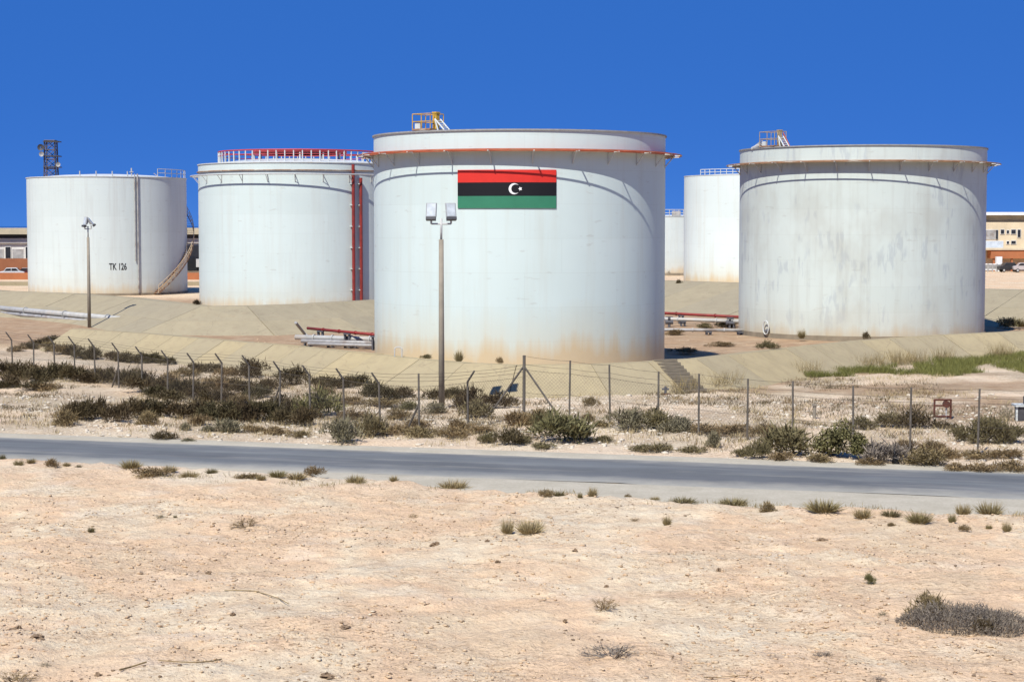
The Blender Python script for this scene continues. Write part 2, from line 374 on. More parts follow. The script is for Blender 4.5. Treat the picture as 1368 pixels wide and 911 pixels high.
def embankment(name, pts, zc, toe, back, toe_z, back_z, mat, wslab, label, top=0.9, rows=1, flip=1):
    # pts: crest edge in plan, listed so that the outside lies to the right hand of travel
    P = [Vector((p.x, p.y)) for p in pts]
    N = []
    for i in range(len(P)):
        a = P[max(0, i-1)]; b_ = P[min(len(P)-1, i+1)]; d = (b_-a).normalized(); N.append(Vector((d.y, -d.x))*flip)
    def at(i, t, off, z):
        p = P[i].lerp(P[i+1], t) + N[i].lerp(N[i+1], t).normalized()*off
        return Vector((p.x, p.y, z))
    core = MB(); rowsN = []
    prof = [(toe, toe_z-0.3), (toe, toe_z-0.07), (0.0, zc-0.07), (-top, zc-0.07), (-top-back, back_z-0.07), (-top-back, back_z-0.4)]
    for i in range(len(P)):
        k = len(core.v)
        for off, z in prof:
            q = P[i]+N[i]*off; core.v.append((q.x, q.y, z))
    mpf = len(prof)
    for i in range(len(P)-1):
        for j in range(mpf-1): core.f.append((i*mpf+j, (i+1)*mpf+j, (i+1)*mpf+j+1, i*mpf+j+1))
    core.f.append(tuple(range(mpf))); core.f.append(tuple(range((len(P)-1)*mpf, len(P)*mpf))[::-1])
    root = tag(core.build(name, M['core']), label, kind='structure')
    # slabs
    L = [(P[i+1]-P[i]).length for i in range(len(P)-1)]; tot = sum(L); n = int(tot/wslab)
    def loc(s):
        for i, l in enumerate(L):
            if s <= l or i == len(L)-1: return i, min(1, s/l)
            s -= l
    rnd = random.Random(len(pts))
    bands = [((toe*(r+1)/rows, toe_z+(zc-toe_z)*(1-(r+1)/rows)), (toe*r/rows, toe_z+(zc-toe_z)*(1-r/rows))) for r in range(rows)] + [((0, zc), (-top, zc)), ((-top, zc), (-top-back, back_z))]
    for bi, (lo, hi) in enumerate(bands):
        cuts = []
        for i in range(len(L)):
            nn_ = max(1, round(L[i]/wslab)); cuts += [(i, u/nn_, (u+1)/nn_, 0.022/L[i]) for u in range(nn_)]
        for i0, t0, t1, g in cuts:
            i1 = i0; t0 += g; t1 -= g
            lift = rnd.uniform(0.0, 0.025)
            q = [at(i0, t0, lo[0], lo[1]), at(i1, t1, lo[0], lo[1]), at(i1, t1, hi[0], hi[1]), at(i0, t0, hi[0], hi[1])]
            cen = sum(q, Vector())/4
            nn = (q[1]-q[0]).cross(q[3]-q[0]).normalized()
            if nn.z < 0: nn = -nn
            mb = MB(); lo4 = [tuple(p-nn*0.09-cen) for p in q]; hi4 = [tuple(p+nn*lift-cen) for p in q]
            mb.v = lo4+hi4; mb.f = [(4,5,6,7),(3,2,1,0),(0,1,5,4),(1,2,6,5),(2,3,7,6),(3,0,4,7)]
            mb.build('concrete_slab', mat, root, loc=cen)
    return root
front = embankment('embankment', crest, 1.6, 3.3, 2.0, -0.12, 0.35, M['slab'], 3.4, 'low concrete lined embankment around the nearest tanks', top=0.7, rows=1)
c2 = [G(x, y, 2.6) for x, y in [(-130, 381), (0, 389), (100, 393), (180, 399), (268, 409.5), (330, 409), (420, 406), (500, 401.5), (600, 398)]]
embankment('embankment', c2, 2.6, 6.5, 6.0, 0.30, 0.5, M['slab2'], 5.5, 'concrete lined embankment below the two left tanks', top=1.2, rows=2)
c3 = [G(x, y, 3.2) for x, y in [(640, 371), (780, 373), (888, 375.5), (1000, 379), (1150, 383), (1290, 386.5), (1368, 388), (1500, 391)]]
embankment('embankment', c3, 3.2, 14.0, 8.0, 0.30, 0.5, M['slab2'], 6.0, 'sandy concrete embankment behind the streaked right tank', top=2.0, rows=2)

# stairs on the front embankment
def stairs():
    i = 9; a = crest[9].lerp(crest[10], 0.34); d = (crest[10]-crest[9]).normalized()
    d2 = Vector((crest[10].x-crest[9].x, crest[10].y-crest[9].y)).normalized(); n = Vector((d2.y, -d2.x))
    n = (n+Vector((-0.22, 0))).normalized(); dd = Vector((-n.y, n.x))
    rz = math.atan2(dd.y, dd.x)
    t = thing('concrete_stairs', 'narrow concrete steps running down the embankment right of the flag tank', 'stairs', (a.x, a.y, 0.0), rz)
    N = 10; run = 3.5/N
    sm = None
    for k in range(N):
        zt = 1.70-(k+0.5)*1.66/N
        if sm is None:
            sm = MB().box((0, 0, 0), (1.5, run*0.70, 0.16)).build('step', M['core'], t)
            o = sm
        else: o = same(sm, t)
        o.location = (random.uniform(-.03, .03), -(k+0.5)*run+0.1, zt+0.02)
        o.rotation_euler = (0, 0, random.uniform(-.02, .02))
    for sx in (-0.78, 0.78):
        q = MB(); q.prism([(-0.09, 0), (0.09, 0), (0.09, 1), (-0.09, 1)], 0, 1); q.v = []
        q.f = []
        for yy, z0, z1 in ((0.1, 1.3, 1.78), (-3.5, -0.15, 0.16)):
            q.v += [(sx-.03, yy, z0), (sx+.03, yy, z0), (sx+.03, yy, z1-0.1), (sx-.03, yy, z1-0.1)]
        q.f = [(0,1,2,3), (7,6,5,4), (0,4,5,1), (1,5,6,2), (2,6,7,3), (3,7,4,0)]
        q.build('side_kerb', M['slab'], t)
stairs()

# ------------------------------------------------------------------ storage tanks
def tank_root(name, label, cxp, hw, near, base_z):
    s = hw/FPX; s = s/math.sqrt(1+s*s)
    D = near/(1-s); Rr = s*D; Xc = (cxp-684)/FPX*D
    t = thing(name, label, 'storage tank', (Xc, D, base_z), math.atan2(-Xc, D), 'white cylindrical storage tanks')
    t['R'] = Rr; t['near'] = near
    return t, Rr
def zy(y, near, base): return 9.5+(302.0-y)/FPX*near-base
def P(r, ph, z): return Vector((r*math.sin(ph), -r*math.cos(ph), z))
def phx(px, cxp, hw): return math.asin(max(-1, min(1, (px-cxp)/hw)))
def shell(t, Rr, H, mat, lip=0.12, roof_drop=None, cone=None):
    MB().lathe([(Rr-0.04, H-0.5), (Rr-0.04, H), (Rr, H), (Rr, H-0.02), (Rr, 0.02), (Rr, 0.0)], 640).build('shell', mat, t, True)
    MB().lathe([(Rr-0.05, H+0.01), (Rr+lip, H+0.01), (Rr+lip, H-0.08), (Rr+0.002, H-0.08)], 160).build('top_rim', M['greysteel'] if lip > 0.085 else M['whitepaint'], t)
    MB().lathe([(Rr+0.10, 0.16), (Rr+0.10, -0.35), (Rr+0.9, -0.5)], 96).lathe([(Rr+0.10, 0.16), (Rr+0.002, 0.17)], 96).build('foundation_ring', M['core'], t)
    if cone is not None:
        MB().lathe([(Rr-0.05, H-0.05), (Rr*0.6, H+cone*0.62), (Rr*0.25, H+cone*0.93), (0.02, H+cone)], 96).build('roof', M['whitepaint'], t, True)
    else:
        MB().lathe([(Rr-0.05, H-1.2), (0.02, H-1.2)], 96).build('floating_roof', M['whitepaint'], t)
def girder(t, Rr, zg, pipe_mat, edge_mat, nb, off, plate=0.5, reach=0.84, solid=True, arm_mat=None, smallr=0.042):
    arm_mat = arm_mat or M['whitepaint']
    if solid:
        MB().lathe([(Rr+0.002, zg), (Rr+plate, zg), (Rr+plate+0.003, zg-0.16), (Rr+plate-0.03, zg-0.16), (Rr+plate-0.03, zg-0.04), (Rr+0.002, zg-0.04)], 320).build('wind_girder', edge_mat, t)
    n = 320; mb = MB(); prof = []
    for k in range(8):
        a = 2*math.pi*k/8; prof.append((Rr+reach+smallr*math.cos(a), zg-0.10+smallr*math.sin(a)))
    mb.lathe(prof, n, True).build('ring_pipe', pipe_mat, t, True)
    b = MB(); L = reach+0.05
    b.box((0, -(Rr+L/2), zg-0.10-0.035), (0.07, L, 0.06))
    b.tube((0, -(Rr+0.02), zg-0.85), (0, -(Rr+0.62), zg-0.14), 0.032, n=6)
    b.box((0, -(Rr+0.02), zg-0.5), (0.06, 0.05, 0.8))
    first = None
    for k in range(nb):
        a = off+2*math.pi*k/nb
        if first is None: first = b.build('bracket', arm_mat, t); first.rotation_euler = (0, 0, a)
        else: same(first, t, (0,0,0), a)
def railing(parent, pts, h, r, mat, name='railing', closed=False):
    mb = MB()
    for p in pts: mb.tube(p, Vector(p)+Vector((0,0,h)), r, n=6)
    seq = list(pts)+([pts[0]] if closed else [])
    for a, b in zip(seq[:-1], seq[1:]):
        for k in (0.5, 1.0): mb.tube(Vector(a)+Vector((0,0,h*k)), Vector(b)+Vector((0,0,h*k)), r*0.9, n=6)
    return mb.build(name, mat, parent)

PT = {}
PT['flag'] = tank_paint('paint_flag_tank', (0.565, 0.65, 0.62), (0.46, 0.45, 0.37), 0.30, sz=1.45, base_stain=(0.58, 0.50, 0.33), seed=1.0, R=9.4)
PT['right'] = tank_paint('paint_right_tank', (0.56, 0.615, 0.565), (0.37, 0.365, 0.31), 0.45, patch=(0.34, 0.38, 0.40), sz=0.1, base_stain=(0.47, 0.43, 0.33), seed=4.0, R=10.2)
PT['red'] = tank_paint('paint_red_pipe_tank', (0.57, 0.65, 0.62), (0.46, 0.44, 0.38), 0.3, sz=0.6, base_stain=(0.53, 0.50, 0.39), seed=7.0, R=11.1)
PT['stair'] = tank_paint('paint_stair_tank', (0.57, 0.63, 0.60), (0.41, 0.40, 0.36), 0.4, sz=0.4, base_stain=(0.50, 0.48, 0.39), seed=11.0, R=10.7)
PT['far'] = tank_paint('paint_far_tank', (0.61, 0.68, 0.655), (0.48, 0.44, 0.34), 0.35, sz=0.9, base_stain=(0.54, 0.50, 0.36), seed=15.0, R=10.7)
PT['tiny'] = tank_paint('paint_small_tank', (0.51, 0.565, 0.55), (0.42, 0.40, 0.33), 0.35, base_stain=(0.5, 0.46, 0.36), seed=19.0, R=9)

# --- main tank with the flag
BZ = 0.55
tF, RF = tank_root('storage_tank', 'biggest white tank at centre, carrying the striped flag, with orange ring pipe', 694, 194, 107.0, BZ)
HF = zy(173.5, 107, BZ)
shell(tF, RF, HF, PT['flag'], lip=0.09)
ZG = zy(199, 106.4, BZ)
girder(tF, RF, ZG, M['orangepaint'], M['orangepaint'], 24, R_(4.7), plate=0.62, reach=1.03)
def gauge_platform(t, Rr, H, ph, wdt, mat, rail_h, extra):
    e = P(Rr-0.55, ph, 0); rzz = ph
    ux = Vector((math.cos(ph), math.sin(ph), 0)); uy = Vector((-math.sin(ph), math.cos(ph), 0))
    def L(a, b, z): return e + ux*a + uy*b + Vector((0, 0, H+z))
    MB().box(L(0, 0, 0.08), (wdt, 1.3, 0.10), rzz).build('platform_deck', M['rust'], t)
    pts = [L(a, b, 0.1) for a, b in ((-wdt/2, -.6), (0, -.6), (wdt/2, -.6), (wdt/2, .6), (0, .6), (-wdt/2, .6))]
    railing(t, pts, rail_h, 0.03, mat, 'platform_railing', True)
    MB().box(L(wdt*0.45, 0, 0.1+rail_h*0.52), (0.30, 0.3, rail_h*1.05), rzz).box(L(wdt*0.45, 0, 0.1+rail_h*1.08), (0.36, 0.36, 0.08), rzz).build('gauge_column', mat, t)
    MB().box(L(-wdt*0.25, -0.45, 0.30), (0.42, 0.2, 0.36), rzz).build('valve_box', M['whitepaint'], t)
    lad = MB(); a0 = L(wdt*0.5+0.1, -0.3, rail_h*0.75); a1 = L(wdt*0.5+0.85, -0.3, 0.0); a2 = L(wdt*0.5+0.35, -0.3, 0.0)
    lad.tube(a0, a1, 0.05).tube(a0, a2, 0.05).tube(a0+uy*.5, a1+uy*.5, 0.05)
    for k in range(1, 6):
        q = a0.lerp(a1, k/6); lad.tube(q, q+uy*0.5, 0.03)
    lad.build('ladder', M['whitepaint'], t)
    if extra:
        MB().box(L(0.1, -0.2, -0.1), (wdt*0.9, 0.5, 0.35), rzz).build('platform_frame', M['rust'], t)
        hood = MB(); 
        for k in range(6): hood.tube(L(-wdt*0.5-0.15*k-0.2, -0.3, 0.50-0.09*k), L(-wdt*0.5-0.15*k-0.2, -0.3, 0.0), 0.03)
        hood.tube(L(-wdt*0.5, -0.3, 0.6), L(-wdt*0.5-1.3, -0.3, 0.02), 0.05)
        hood.tube(L(-wdt*0.5, -0.3, 0.3), L(-wdt*0.5-1.3, -0.3, -0.05), 0.16)
        hood.build('sloping_ladder', M['galv'], t)
        st = MB()
        for k in range(5): st.tube(L(wdt*0.5+0.05+0.14*k, 0.3, rail_h*(0.95-0.17*k)), L(wdt*0.5+0.05+0.14*k, 0.3, 0.0), 0.03)
        st.tube(L(wdt*0.5, 0.3, rail_h), L(wdt*0.5+0.8, 0.3, 0.05), 0.045).build('stair_rail', M['orangepaint'], t)
gauge_platform(tF, RF, HF, phx(572, 694, 194), 1.45, M['yellow'], 0.92, False)
ws = MB(); ws.box(P(RF+0.5, R_(-84), ZG+0.04), (0.5, 1.3, 0.05), R_(-84)+math.pi/2).build('ring_walkway', M['whitepaint'], tF)

# --- the flag panel on it
def flag():
    a0, a1 = phx(618, 694, 194), phx(739, 694, 194)
    t = thing('flag_panel', 'large red, black and green flag with white crescent and star on tank wall', 'flag', tF.location, tF.rotation_euler.z)
    ztop, zb1, zb2, zbot = [zy(y, 107.2, BZ) for y in (227.5, 244.2, 262.2, 278.5)]
    def cloth(name, c):
        m = NM(name, 0.55, 0.3); m.col(m.mix(m.ramp(m.noise(1.2, 4, 0.6, m.coord()), [(0.35, 0.0), (0.7, 1.0)]), tuple(x*0.88 for x in c), c)); return m.m
    def patch(name, mat, z0, z1, r):
        mb = MB(); n = 40
        for i in range(n+1):
            a = a0+(a1-a0)*i/n
            for rr, z in ((r, z0), (r, z1), (r-0.05, z1), (r-0.05, z0)): mb.v.append(tuple(P(rr, a, z)))
        for i in range(n):
            for j in range(4): mb.f.append((i*4+j, (i+1)*4+j, (i+1)*4+(j+1) % 4, i*4+(j+1) % 4))
        mb.f.append((3,2,1,0)); mb.f.append(tuple(n*4+j for j in range(4)))
        return mb.build(name, mat, t)
    tag(patch('stripe', cloth('flag_red', (0.62, 0.03, 0.02)), zb1, ztop, RF+0.06), 'red top stripe')
    blk = tag(patch('stripe', cloth('flag_black', (0.006, 0.006, 0.008)), zb2, zb1-0.004, RF+0.06), 'black middle stripe')
    tag(patch('stripe', cloth('flag_green', (0.035, 0.19, 0.105)), zbot, zb2-0.004, RF+0.06), 'green bottom stripe')
    wht_ = cloth('flag_white', (0.86, 0.86, 0.84)); r = RF+0.075
    ac = phx(687.5, 694, 194); zc = zy(252.8, 107.2, BZ)
    mb = MB(); n = 28
    def onc(dx, dz): return tuple(P(r, ac+dx/RF, zc+dz))
    ro, ri, off = 0.325, 0.262, 0.09
    th = math.acos(((ro*ro)-(ri*ri)+off*off)/(2*off*ro)) if abs(((ro*ro)-(ri*ri)+off*off)/(2*off*ro)) < 1 else 0.6
    for i in range(n+1):
        a = th+(2*math.pi-2*th)*i/n
        po = (ro*math.cos(a), ro*math.sin(a))
        pi_ = (po[0]-off, po[1]); l = math.hypot(*pi_); pi2 = (off+pi_[0]/l*ri, pi_[1]/l*ri)
        mb.v += [onc(*po), onc(*pi2)]
    for i in range(n): mb.f.append((2*i, 2*i+1, 2*i+3, 2*i+2))
    mb.build('crescent', wht_, t)
    mb = MB(); mb.v.append(onc(0.36, 0))
    for i in range(10):
        a = math.pi+2*math.pi*i/10; q = 0.13 if i % 2 == 0 else 0.06
        mb.v.append(onc(0.36+q*math.cos(a), q*math.sin(a)))
    mb.f = [(0, 1+i, 1+(i+1) % 10) for i in range(10)]
    mb.build('star', wht_, t)
flag()

# --- right tank, streaked
tR, RR = tank_root('storage_tank', 'grey streaked white tank at right with rusty ring and top platform', 1149.5, 161.5, 142.0, 0.6)
HR = zy(194, 142, 0.6); ZR = zy(214, 141.5, 0.6)
shell(tR, RR, HR, PT['right'], lip=0.09)
girder(tR, RR, ZR, M['rust'], M['rust'], 26, R_(3.0), plate=0.68, reach=1.1, smallr=0.045)
gauge_platform(tR, RR, HR, phx(1030, 1149.5, 161.5), 1.9, M['rustyellow'], 1.15, True)
ring = MB()
hp = phx(1033, 1149.5, 161.5)
for k in range(20):
    a, b_ = 2*math.pi*k/20, 2*math.pi*(k+1)/20
    f_ = lambda q: P(RR+0.25, hp+0.33*math.cos(q)/RR, 0.62+0.55*math.sin(q))
    ring.tube(f_(a), f_(b_), 0.05, n=6)
ring.build('manhole_ring', M['whitepaint'], tR)
mk = MB(); mk.tube(P(RR+0.16, hp, 0.62)+Vector((0,0,-.2)), P(RR+0.12, hp, 0.35), 0.22).build('manhole_pipe', M['support'], tR)

# --- tank with red pipes
t2, R2 = tank_root('storage_tank', 'white tank with red railed roof and two red upright pipes', 402, 134, 188.0, 0.5)
H2 = zy(217, 188, 0.5)
shell(t2, R2, H2, PT['red'], lip=0.08, cone=0.75)
MB().lathe([(R2+0.002, zy(227, 188, .5)), (R2+0.16, zy(227, 188, .5)), (R2+0.16, zy(227, 188, .5)-0.09), (R2+0.002, zy(227, 188, .5)-0.09)], 128).build('stiffener_ring', M['rust'], t2)
girder(t2, R2, zy(233, 187, 0.5)+0.12, M['galv'], M['galv'], 24, R_(-2.7), reach=0.82, solid=False, arm_mat=M['galv'], smallr=0.07)
for px in (467, 476.5):
    ph = phx(px, 402, 134); q = MB(); q.tube(P(R2+0.34, ph, 0.3), P(R2+0.34, ph, H2-0.2 if px < 470 else H2-1.6), 0.17, n=10)
    q.tube(P(R2+0.34, ph, 0.3), P(R2+1.4, ph, 0.3), 0.17, n=10)
    rp = q.build('riser_pipe', M['redpaint'], t2)
    cl = MB()
    for k in range(1, 7): cl.box(P(R2+0.2, ph, H2*k/7), (0.42, 0.4, 0.08), ph)
    cl.build('pipe_clamp', M['whitepaint'], rp)
# railing on the roof
nP = 60; Rr2 = R2*0.80
rz0 = H2+0.22
first = None
for k in range(nP):
    a = 2*math.pi*k/nP+0.03
    if first is None: first = MB().tube((0, -Rr2, rz0-0.05), (0, -Rr2, rz0+1.1), 0.07, n=6).build('railing_post', M['whitepaint'], t2); first.rotation_euler = (0,0,a)
    else: same(first, t2, (0,0,0), a)
for zz, rr in ((rz0+1.16, 0.085), (rz0+0.72, 0.05)):
    prof = [(Rr2+rr*math.cos(2*math.pi*k/6), zz+rr*math.sin(2*math.pi*k/6)) for k in range(6)]
    MB().lathe(prof, 120, True).build('rail', M['redrail'], t2)
prof = [(R2*0.45+0.2*math.cos(2*math.pi*k/6), H2+1.45+0.2*math.sin(2*math.pi*k/6)) for k in range(6)]
MB().lathe(prof, 80, True).lathe([(R2*0.45, H2+1.45), (R2*0.2, H2+1.75), (0.05, H2+1.82)], 48).build('foam_dome', M['redrail'], t2)
lg = MB()
for k in range(12):
    a = 2*math.pi*k/12; lg.tube(P(R2*0.45, a, H2+0.4), P(R2*0.45, a, H2+1.55), 0.09, n=6)
lg.build('foam_dome_legs', M['whitepaint'], t2)

# --- tank with helical stair and number
t1, R1 = tank_root('storage_tank', 'white tank at far left with number, winding stair and thin pipe', 145, 104, 235.0, 0.5)
H1 = zy(236, 235, 0.5)
shell(t1, R1, H1, PT['stair'], lip=0.08, cone=0.55)
for px in (179, 182.5):
    ph = phx(px, 145, 104)
    MB().tube(P(R1+0.16, ph, 0.2 if px > 180 else 4.4), P(R1+0.16, ph, H1+0.35), 0.07 if px < 180 else 0.10, n=8).build('riser_pipe', M['silverpipe'], t1)
MB().tube(P(R1-0.1, phx(176, 145, 104), H1), P(R1-0.1, phx(176, 145, 104), H1+1.1), 0.09).box(P(R1-0.1, phx(176, 145, 104), H1+0.6), (0.5, 0.3, 0.1)).build('vent_post', M['galv'], t1)
a0 = phx(203, 145, 104); a1 = a0+R_(112); n = 62
st = MB(); ra = MB()
def hz(k): return 0.15+(H1-0.2)*(k/n)
zlin = []
for k in range(n):
    a = a0+(a1-a0)*k/n; z = hz(k)
    st.box(P(R1+0.5, a, z), (0.36, 0.85, 0.05), a)
stt = st.build('stair_tread', M['rust'], t1)
for rr in (R1+0.1, R1+0.95):
    for k in range(n):
        p, q = P(rr, a0+(a1-a0)*k/n, hz(k)), P(rr, a0+(a1-a0)*(k+1)/n, hz(k+1))
        d = Vector((0,0,0.14)); ra.quad(p-d, q-d, q+d, p+d)
ra.build('stringer', M['rust'], t1)
hr = MB()
for k in range(0, n, 2):
    a = a0+(a1-a0)*k/n; p = P(R1+0.95, a, hz(k)); hr.tube(p, p+Vector((0,0,1.05)), 0.035, n=5)
    q = P(R1+0.95, a0+(a1-a0)*(k+2)/n, hz(k+2))
    for h in (0.55, 1.05): hr.tube(p+Vector((0,0,h)), q+Vector((0,0,h)), 0.035, n=5)
hr.build('stair_handrail', plain('pale_orange_rail', (0.55, 0.42, 0.26), 0.7), t1)
pts = [P(R1-0.15, phx(210, 145, 104)+R_(k*7.5), H1+0.02) for k in range(9)]
railing(t1, pts, 1.05, 0.05, M['galv'], 'top_railing')
ln = MB()
for k in range(4):
    ln.tube(P(R1-0.5-0.2*k, R_(-20+12*k), H1), P(R1-0.5-.2*k, R_(-20+12*k), H1+0.7), 0.08)
ln.build('roof_vent', M['galv'], t1)
def tank_text():
    cu = bpy.data.curves.new('number', 'FONT'); cu.body = 'TK 126'; cu.size = 1.28; cu.extrude = 0.01; cu.offset = 0.022
    o = bpy.data.objects.new('number_tmp', cu); C.objects.link(o)
    dg = bpy.context.evaluated_depsgraph_get(); me = bpy.data.meshes.new_from_object(o.evaluated_get(dg))
    bpy.data.objects.remove(o)
    a = phx(146, 145, 104); xs_ = [v.co.x for v in me.vertices]; wmax = max(xs_)
    target = (phx(168, 145, 104)-a)*R1; k = target/wmax
    z0 = zy(360.5, 235.2, 0.5)
    for v in me.vertices: v.co = P(R1+0.012+v.co.z, a+v.co.x*k/R1, z0+v.co.y*0.95)
    me.name = 'painted_number'; link('painted_number', me, M['black'], t1)
tank_text()

# --- tanks behind
t4, R4 = tank_root('storage_tank', 'tall bright white tank partly hidden behind the grey streaked tank', 1005, 91.5, 268.0, 0.6)
H4 = zy(233.5, 268, 0.6); shell(t4, R4, H4, PT['far'], lip=0.05, cone=0.4)
railing(t4, [P(R4-0.3, R_(-50+5.5*k), H4) for k in range(9)], 0.85, 0.055, M['whitepaint'], 'top_railing')
t5, R5 = tank_root('storage_tank', 'low small white tank glimpsed between the flag tank and tall tank', 898, 60, 330.0, 0.7)
H5 = zy(289, 330, 0.7); shell(t5, R5, H5, PT['tiny'], lip=0.08, cone=0.3)
MB().box(P(R5-0.8, R_(5), H5+0.5), (1.6, 1.0, 0.9)).build('roof_hut', M['silverpipe'], t5)
railing(t5, [P(R5-0.3, R_(-22+6*k), H5) for k in range(9)], 1.2, 0.06, M['galv'], 'top_railing')

# ------------------------------------------------------------------ floodlight poles
def flood_pole(label, loc, H, wide, tilt, yaw):
    t = thing('floodlight_pole', label, 'lamp post', loc, yaw, 'floodlight poles')
    MB().tube((0,0,-0.3), (0,0,H*0.89), 0.165, 0.125, 12).build('pole', M['pole'], t, True)
    MB().tube((0,0,H*0.89), (0,0,H*1.0), 0.06, 0.06, 8).build('pole_top', M['galv'], t, True)
    arm = MB(); w2 = wide/2
    arm.tube((-w2, 0, H*0.972), (w2, 0, H*0.972), 0.045, n=8)
    for s in (-1, 1): arm.tube((s*w2, 0, H*0.972), (s*w2, -0.05, H*0.972+0.30), 0.05, n=8)
    arm.build('cross_arm', M['galv'], t)
    for s, (tx, rz) in zip((-1, 1), tilt):
        h = MB()
        def tr(p): return Matrix.Rotation(rz, 3, 'Z') @ Matrix.Rotation(tx, 3, 'X') @ Vector(p)
        c = Vector((s*w2, -0.05, H*0.972+0.72))
        fr = [(-.25,0,-.36),(.25,0,-.36),(.25,0,.36),(-.25,0,.36)]; bk = [(-.16,.26,-.2),(.16,.26,-.2),(.16,.26,.2),(-.16,.26,.2)]
        md = [(-.28,.06,-.38),(.28,.06,-.38),(.28,.06,.38),(-.28,.06,.38)]
        h.v = [tuple(c+tr(p)) for p in fr+md+bk]
        for q in (0, 4):
            for i in range(4): h.f.append((q+i, q+(i+1) % 4, q+4+(i+1) % 4, q+4+i))
        h.f.append((8,9,10,11)); h.f.append((3,2,1,0))
        f = h.build('floodlight', M['lampbody'], t)
        g = MB(); g.v = [tuple(c+tr((x*.87, -0.006, z*.9))) for x, y, z in fr]; g.f = [(0,1,2,3)]
        g.build('lens', M['lampglass'], f)
        bx = MB(); bx.box(c+tr((0, 0.02, -0.47)), (0.50, 0.26, 0.16), rz, tx); bx.build('ballast_box', M['darksteel'], f)
p = G(590, 546, 0.05); flood_pole('twin headed floodlight pole standing in front of the flag tank', (p.x, p.y, gz(p.x, p.y)), 9.8, 1.02, [(R_(-16), R_(-6)), (R_(-16), R_(16))], 0)
p = G(119.5, 438, 0.35); flood_pole('twin headed floodlight pole beside the long white pipeline at left', (p.x, p.y, gz(p.x, p.y)), 9.1, 0.55, [(R_(-12), R_(-70)), (R_(-38), R_(75))], R_(20))

# ------------------------------------------------------------------ pipelines
def pipeline(name, label, a, b, r, mat, group=None, lift=0.0, sup=5, extra=None, sup_mat=None):
    a = Vector(a); b = Vector(b); mid = a.lerp(b, 0.5); t = thing(name, label, 'pipeline', (mid.x, mid.y, 0.4), 0, group)
    o = Vector((mid.x, mid.y, 0.4))
    MB().tube(a-o, b-o, r, n=14).build('pipe', mat, t, True)
    for k in range(1, 5):
        q = a.lerp(b, k/5); d = (b-a).normalized()*0.06; MB().tube(q-o-d, q-o+d, r*1.35, n=14).build('flange', mat, t)
    if extra:
        for dv, rr, mm in extra: MB().tube(a-o+Vector(dv), b-o+Vector(dv), rr, n=12).build('pipe', mm, t, True)
    first = None
    for k in range(sup):
        q = a.lerp(b, (k+0.5)/sup); g = gz(q.x, q.y)
        hgt = max(0.1, q.z-r-g+0.02)
        mbx = MB().box((-0.16, 0, 0), (0.12, 0.9, hgt+0.15)).box((0.16, 0, 0), (0.12, 0.9, hgt+0.15)).box((0, 0, hgt/2+0.05), (0.5, 1.05, 0.08))
        mbx.build('support', sup_mat or M['support'], t, loc=(q.x-o.x, q.y-o.y, (g-0.15+q.z-r)/2-o.z))
    return t
a = G(-60, 406.5, 1.15); b = G(206, 430.5, 1.05)
pipeline('pipeline', 'long white pipeline on short supports at the far left', a, b, 0.27, M['whitepipe'], sup=9, extra=[((0.4, -1.0, -0.42), 0.17, M['silverpipe'])])
a = G(411, 438.5, 1.6); b = G(520, 449, 1.5)
pipeline('pipeline', 'thin red pipe left of the flag tank above the silver pipes', a, b, 0.11, M['redpaint'], sup=3)
a = G(395, 450.5, 1.05); b = G(520, 454, 1.05)
pipeline('pipeline', 'bundle of dull silver pipes lying left of the flag tank', a, b, 0.2, M['whitepipe'], sup=4, extra=[((0.6, -1.3, -0.2), 0.15, M['silverpipe']), ((1.2, -2.2, -0.35), 0.12, M['silverpipe'])])
# drop pipe leaning on the slope behind
q0 = G(395, 431, 2.1); q1 = G(407, 446, 1.0)
tag(MB().tube(q0, q1, 0.11, n=8).tube(q1, q1+Vector((0.5, -0.4, -0.35)), 0.11, n=8).build('drain_pipe', M['greysteel']), 'short dark pipe running down the slope to the silver pipes', 'pipe')
a = G(760, 412, 1.3); b = G(1010, 424.5, 1.3)
pipeline('pipeline', 'red pipe in the gap between flag tank and streaked tank', a, b, 0.13, M['redpaint'], sup=4)
a = G(760, 422, 1.0); b = G(1010, 430, 1.0)
pipeline('pipeline', 'white pipe just below the red pipe between the tanks', a, b, 0.17, M['whitepipe'], sup=4)
a = G(800, 440, 0.75); b = G(1010, 441.5, 0.75)
pipeline('pipeline', 'lowest pale pipe on the red soil between the two tanks', a, b, 0.14, M['silverpipe'], sup=5)
for px, py, lab in ((894, 433, 'dark valve on the white pipe close to the flag tank'), (975, 434, 'dark valve on the white pipe close to the streaked tank')):
    p = G(px, py+4, 0.4); v_ = MB(); v_.tube((0,0,-.1), (0,0,.9), 0.12).tube((-.35,0,.45), (.35,0,.45), 0.2); v_.lathe([(0.28, 0.95), (0.34, 0.95), (0.34, 0.9), (0.28, 0.9)], 12, True)
    tag(v_.build('pipe_valve', M['support'], loc=p), lab, 'valve', 'pipe valves')

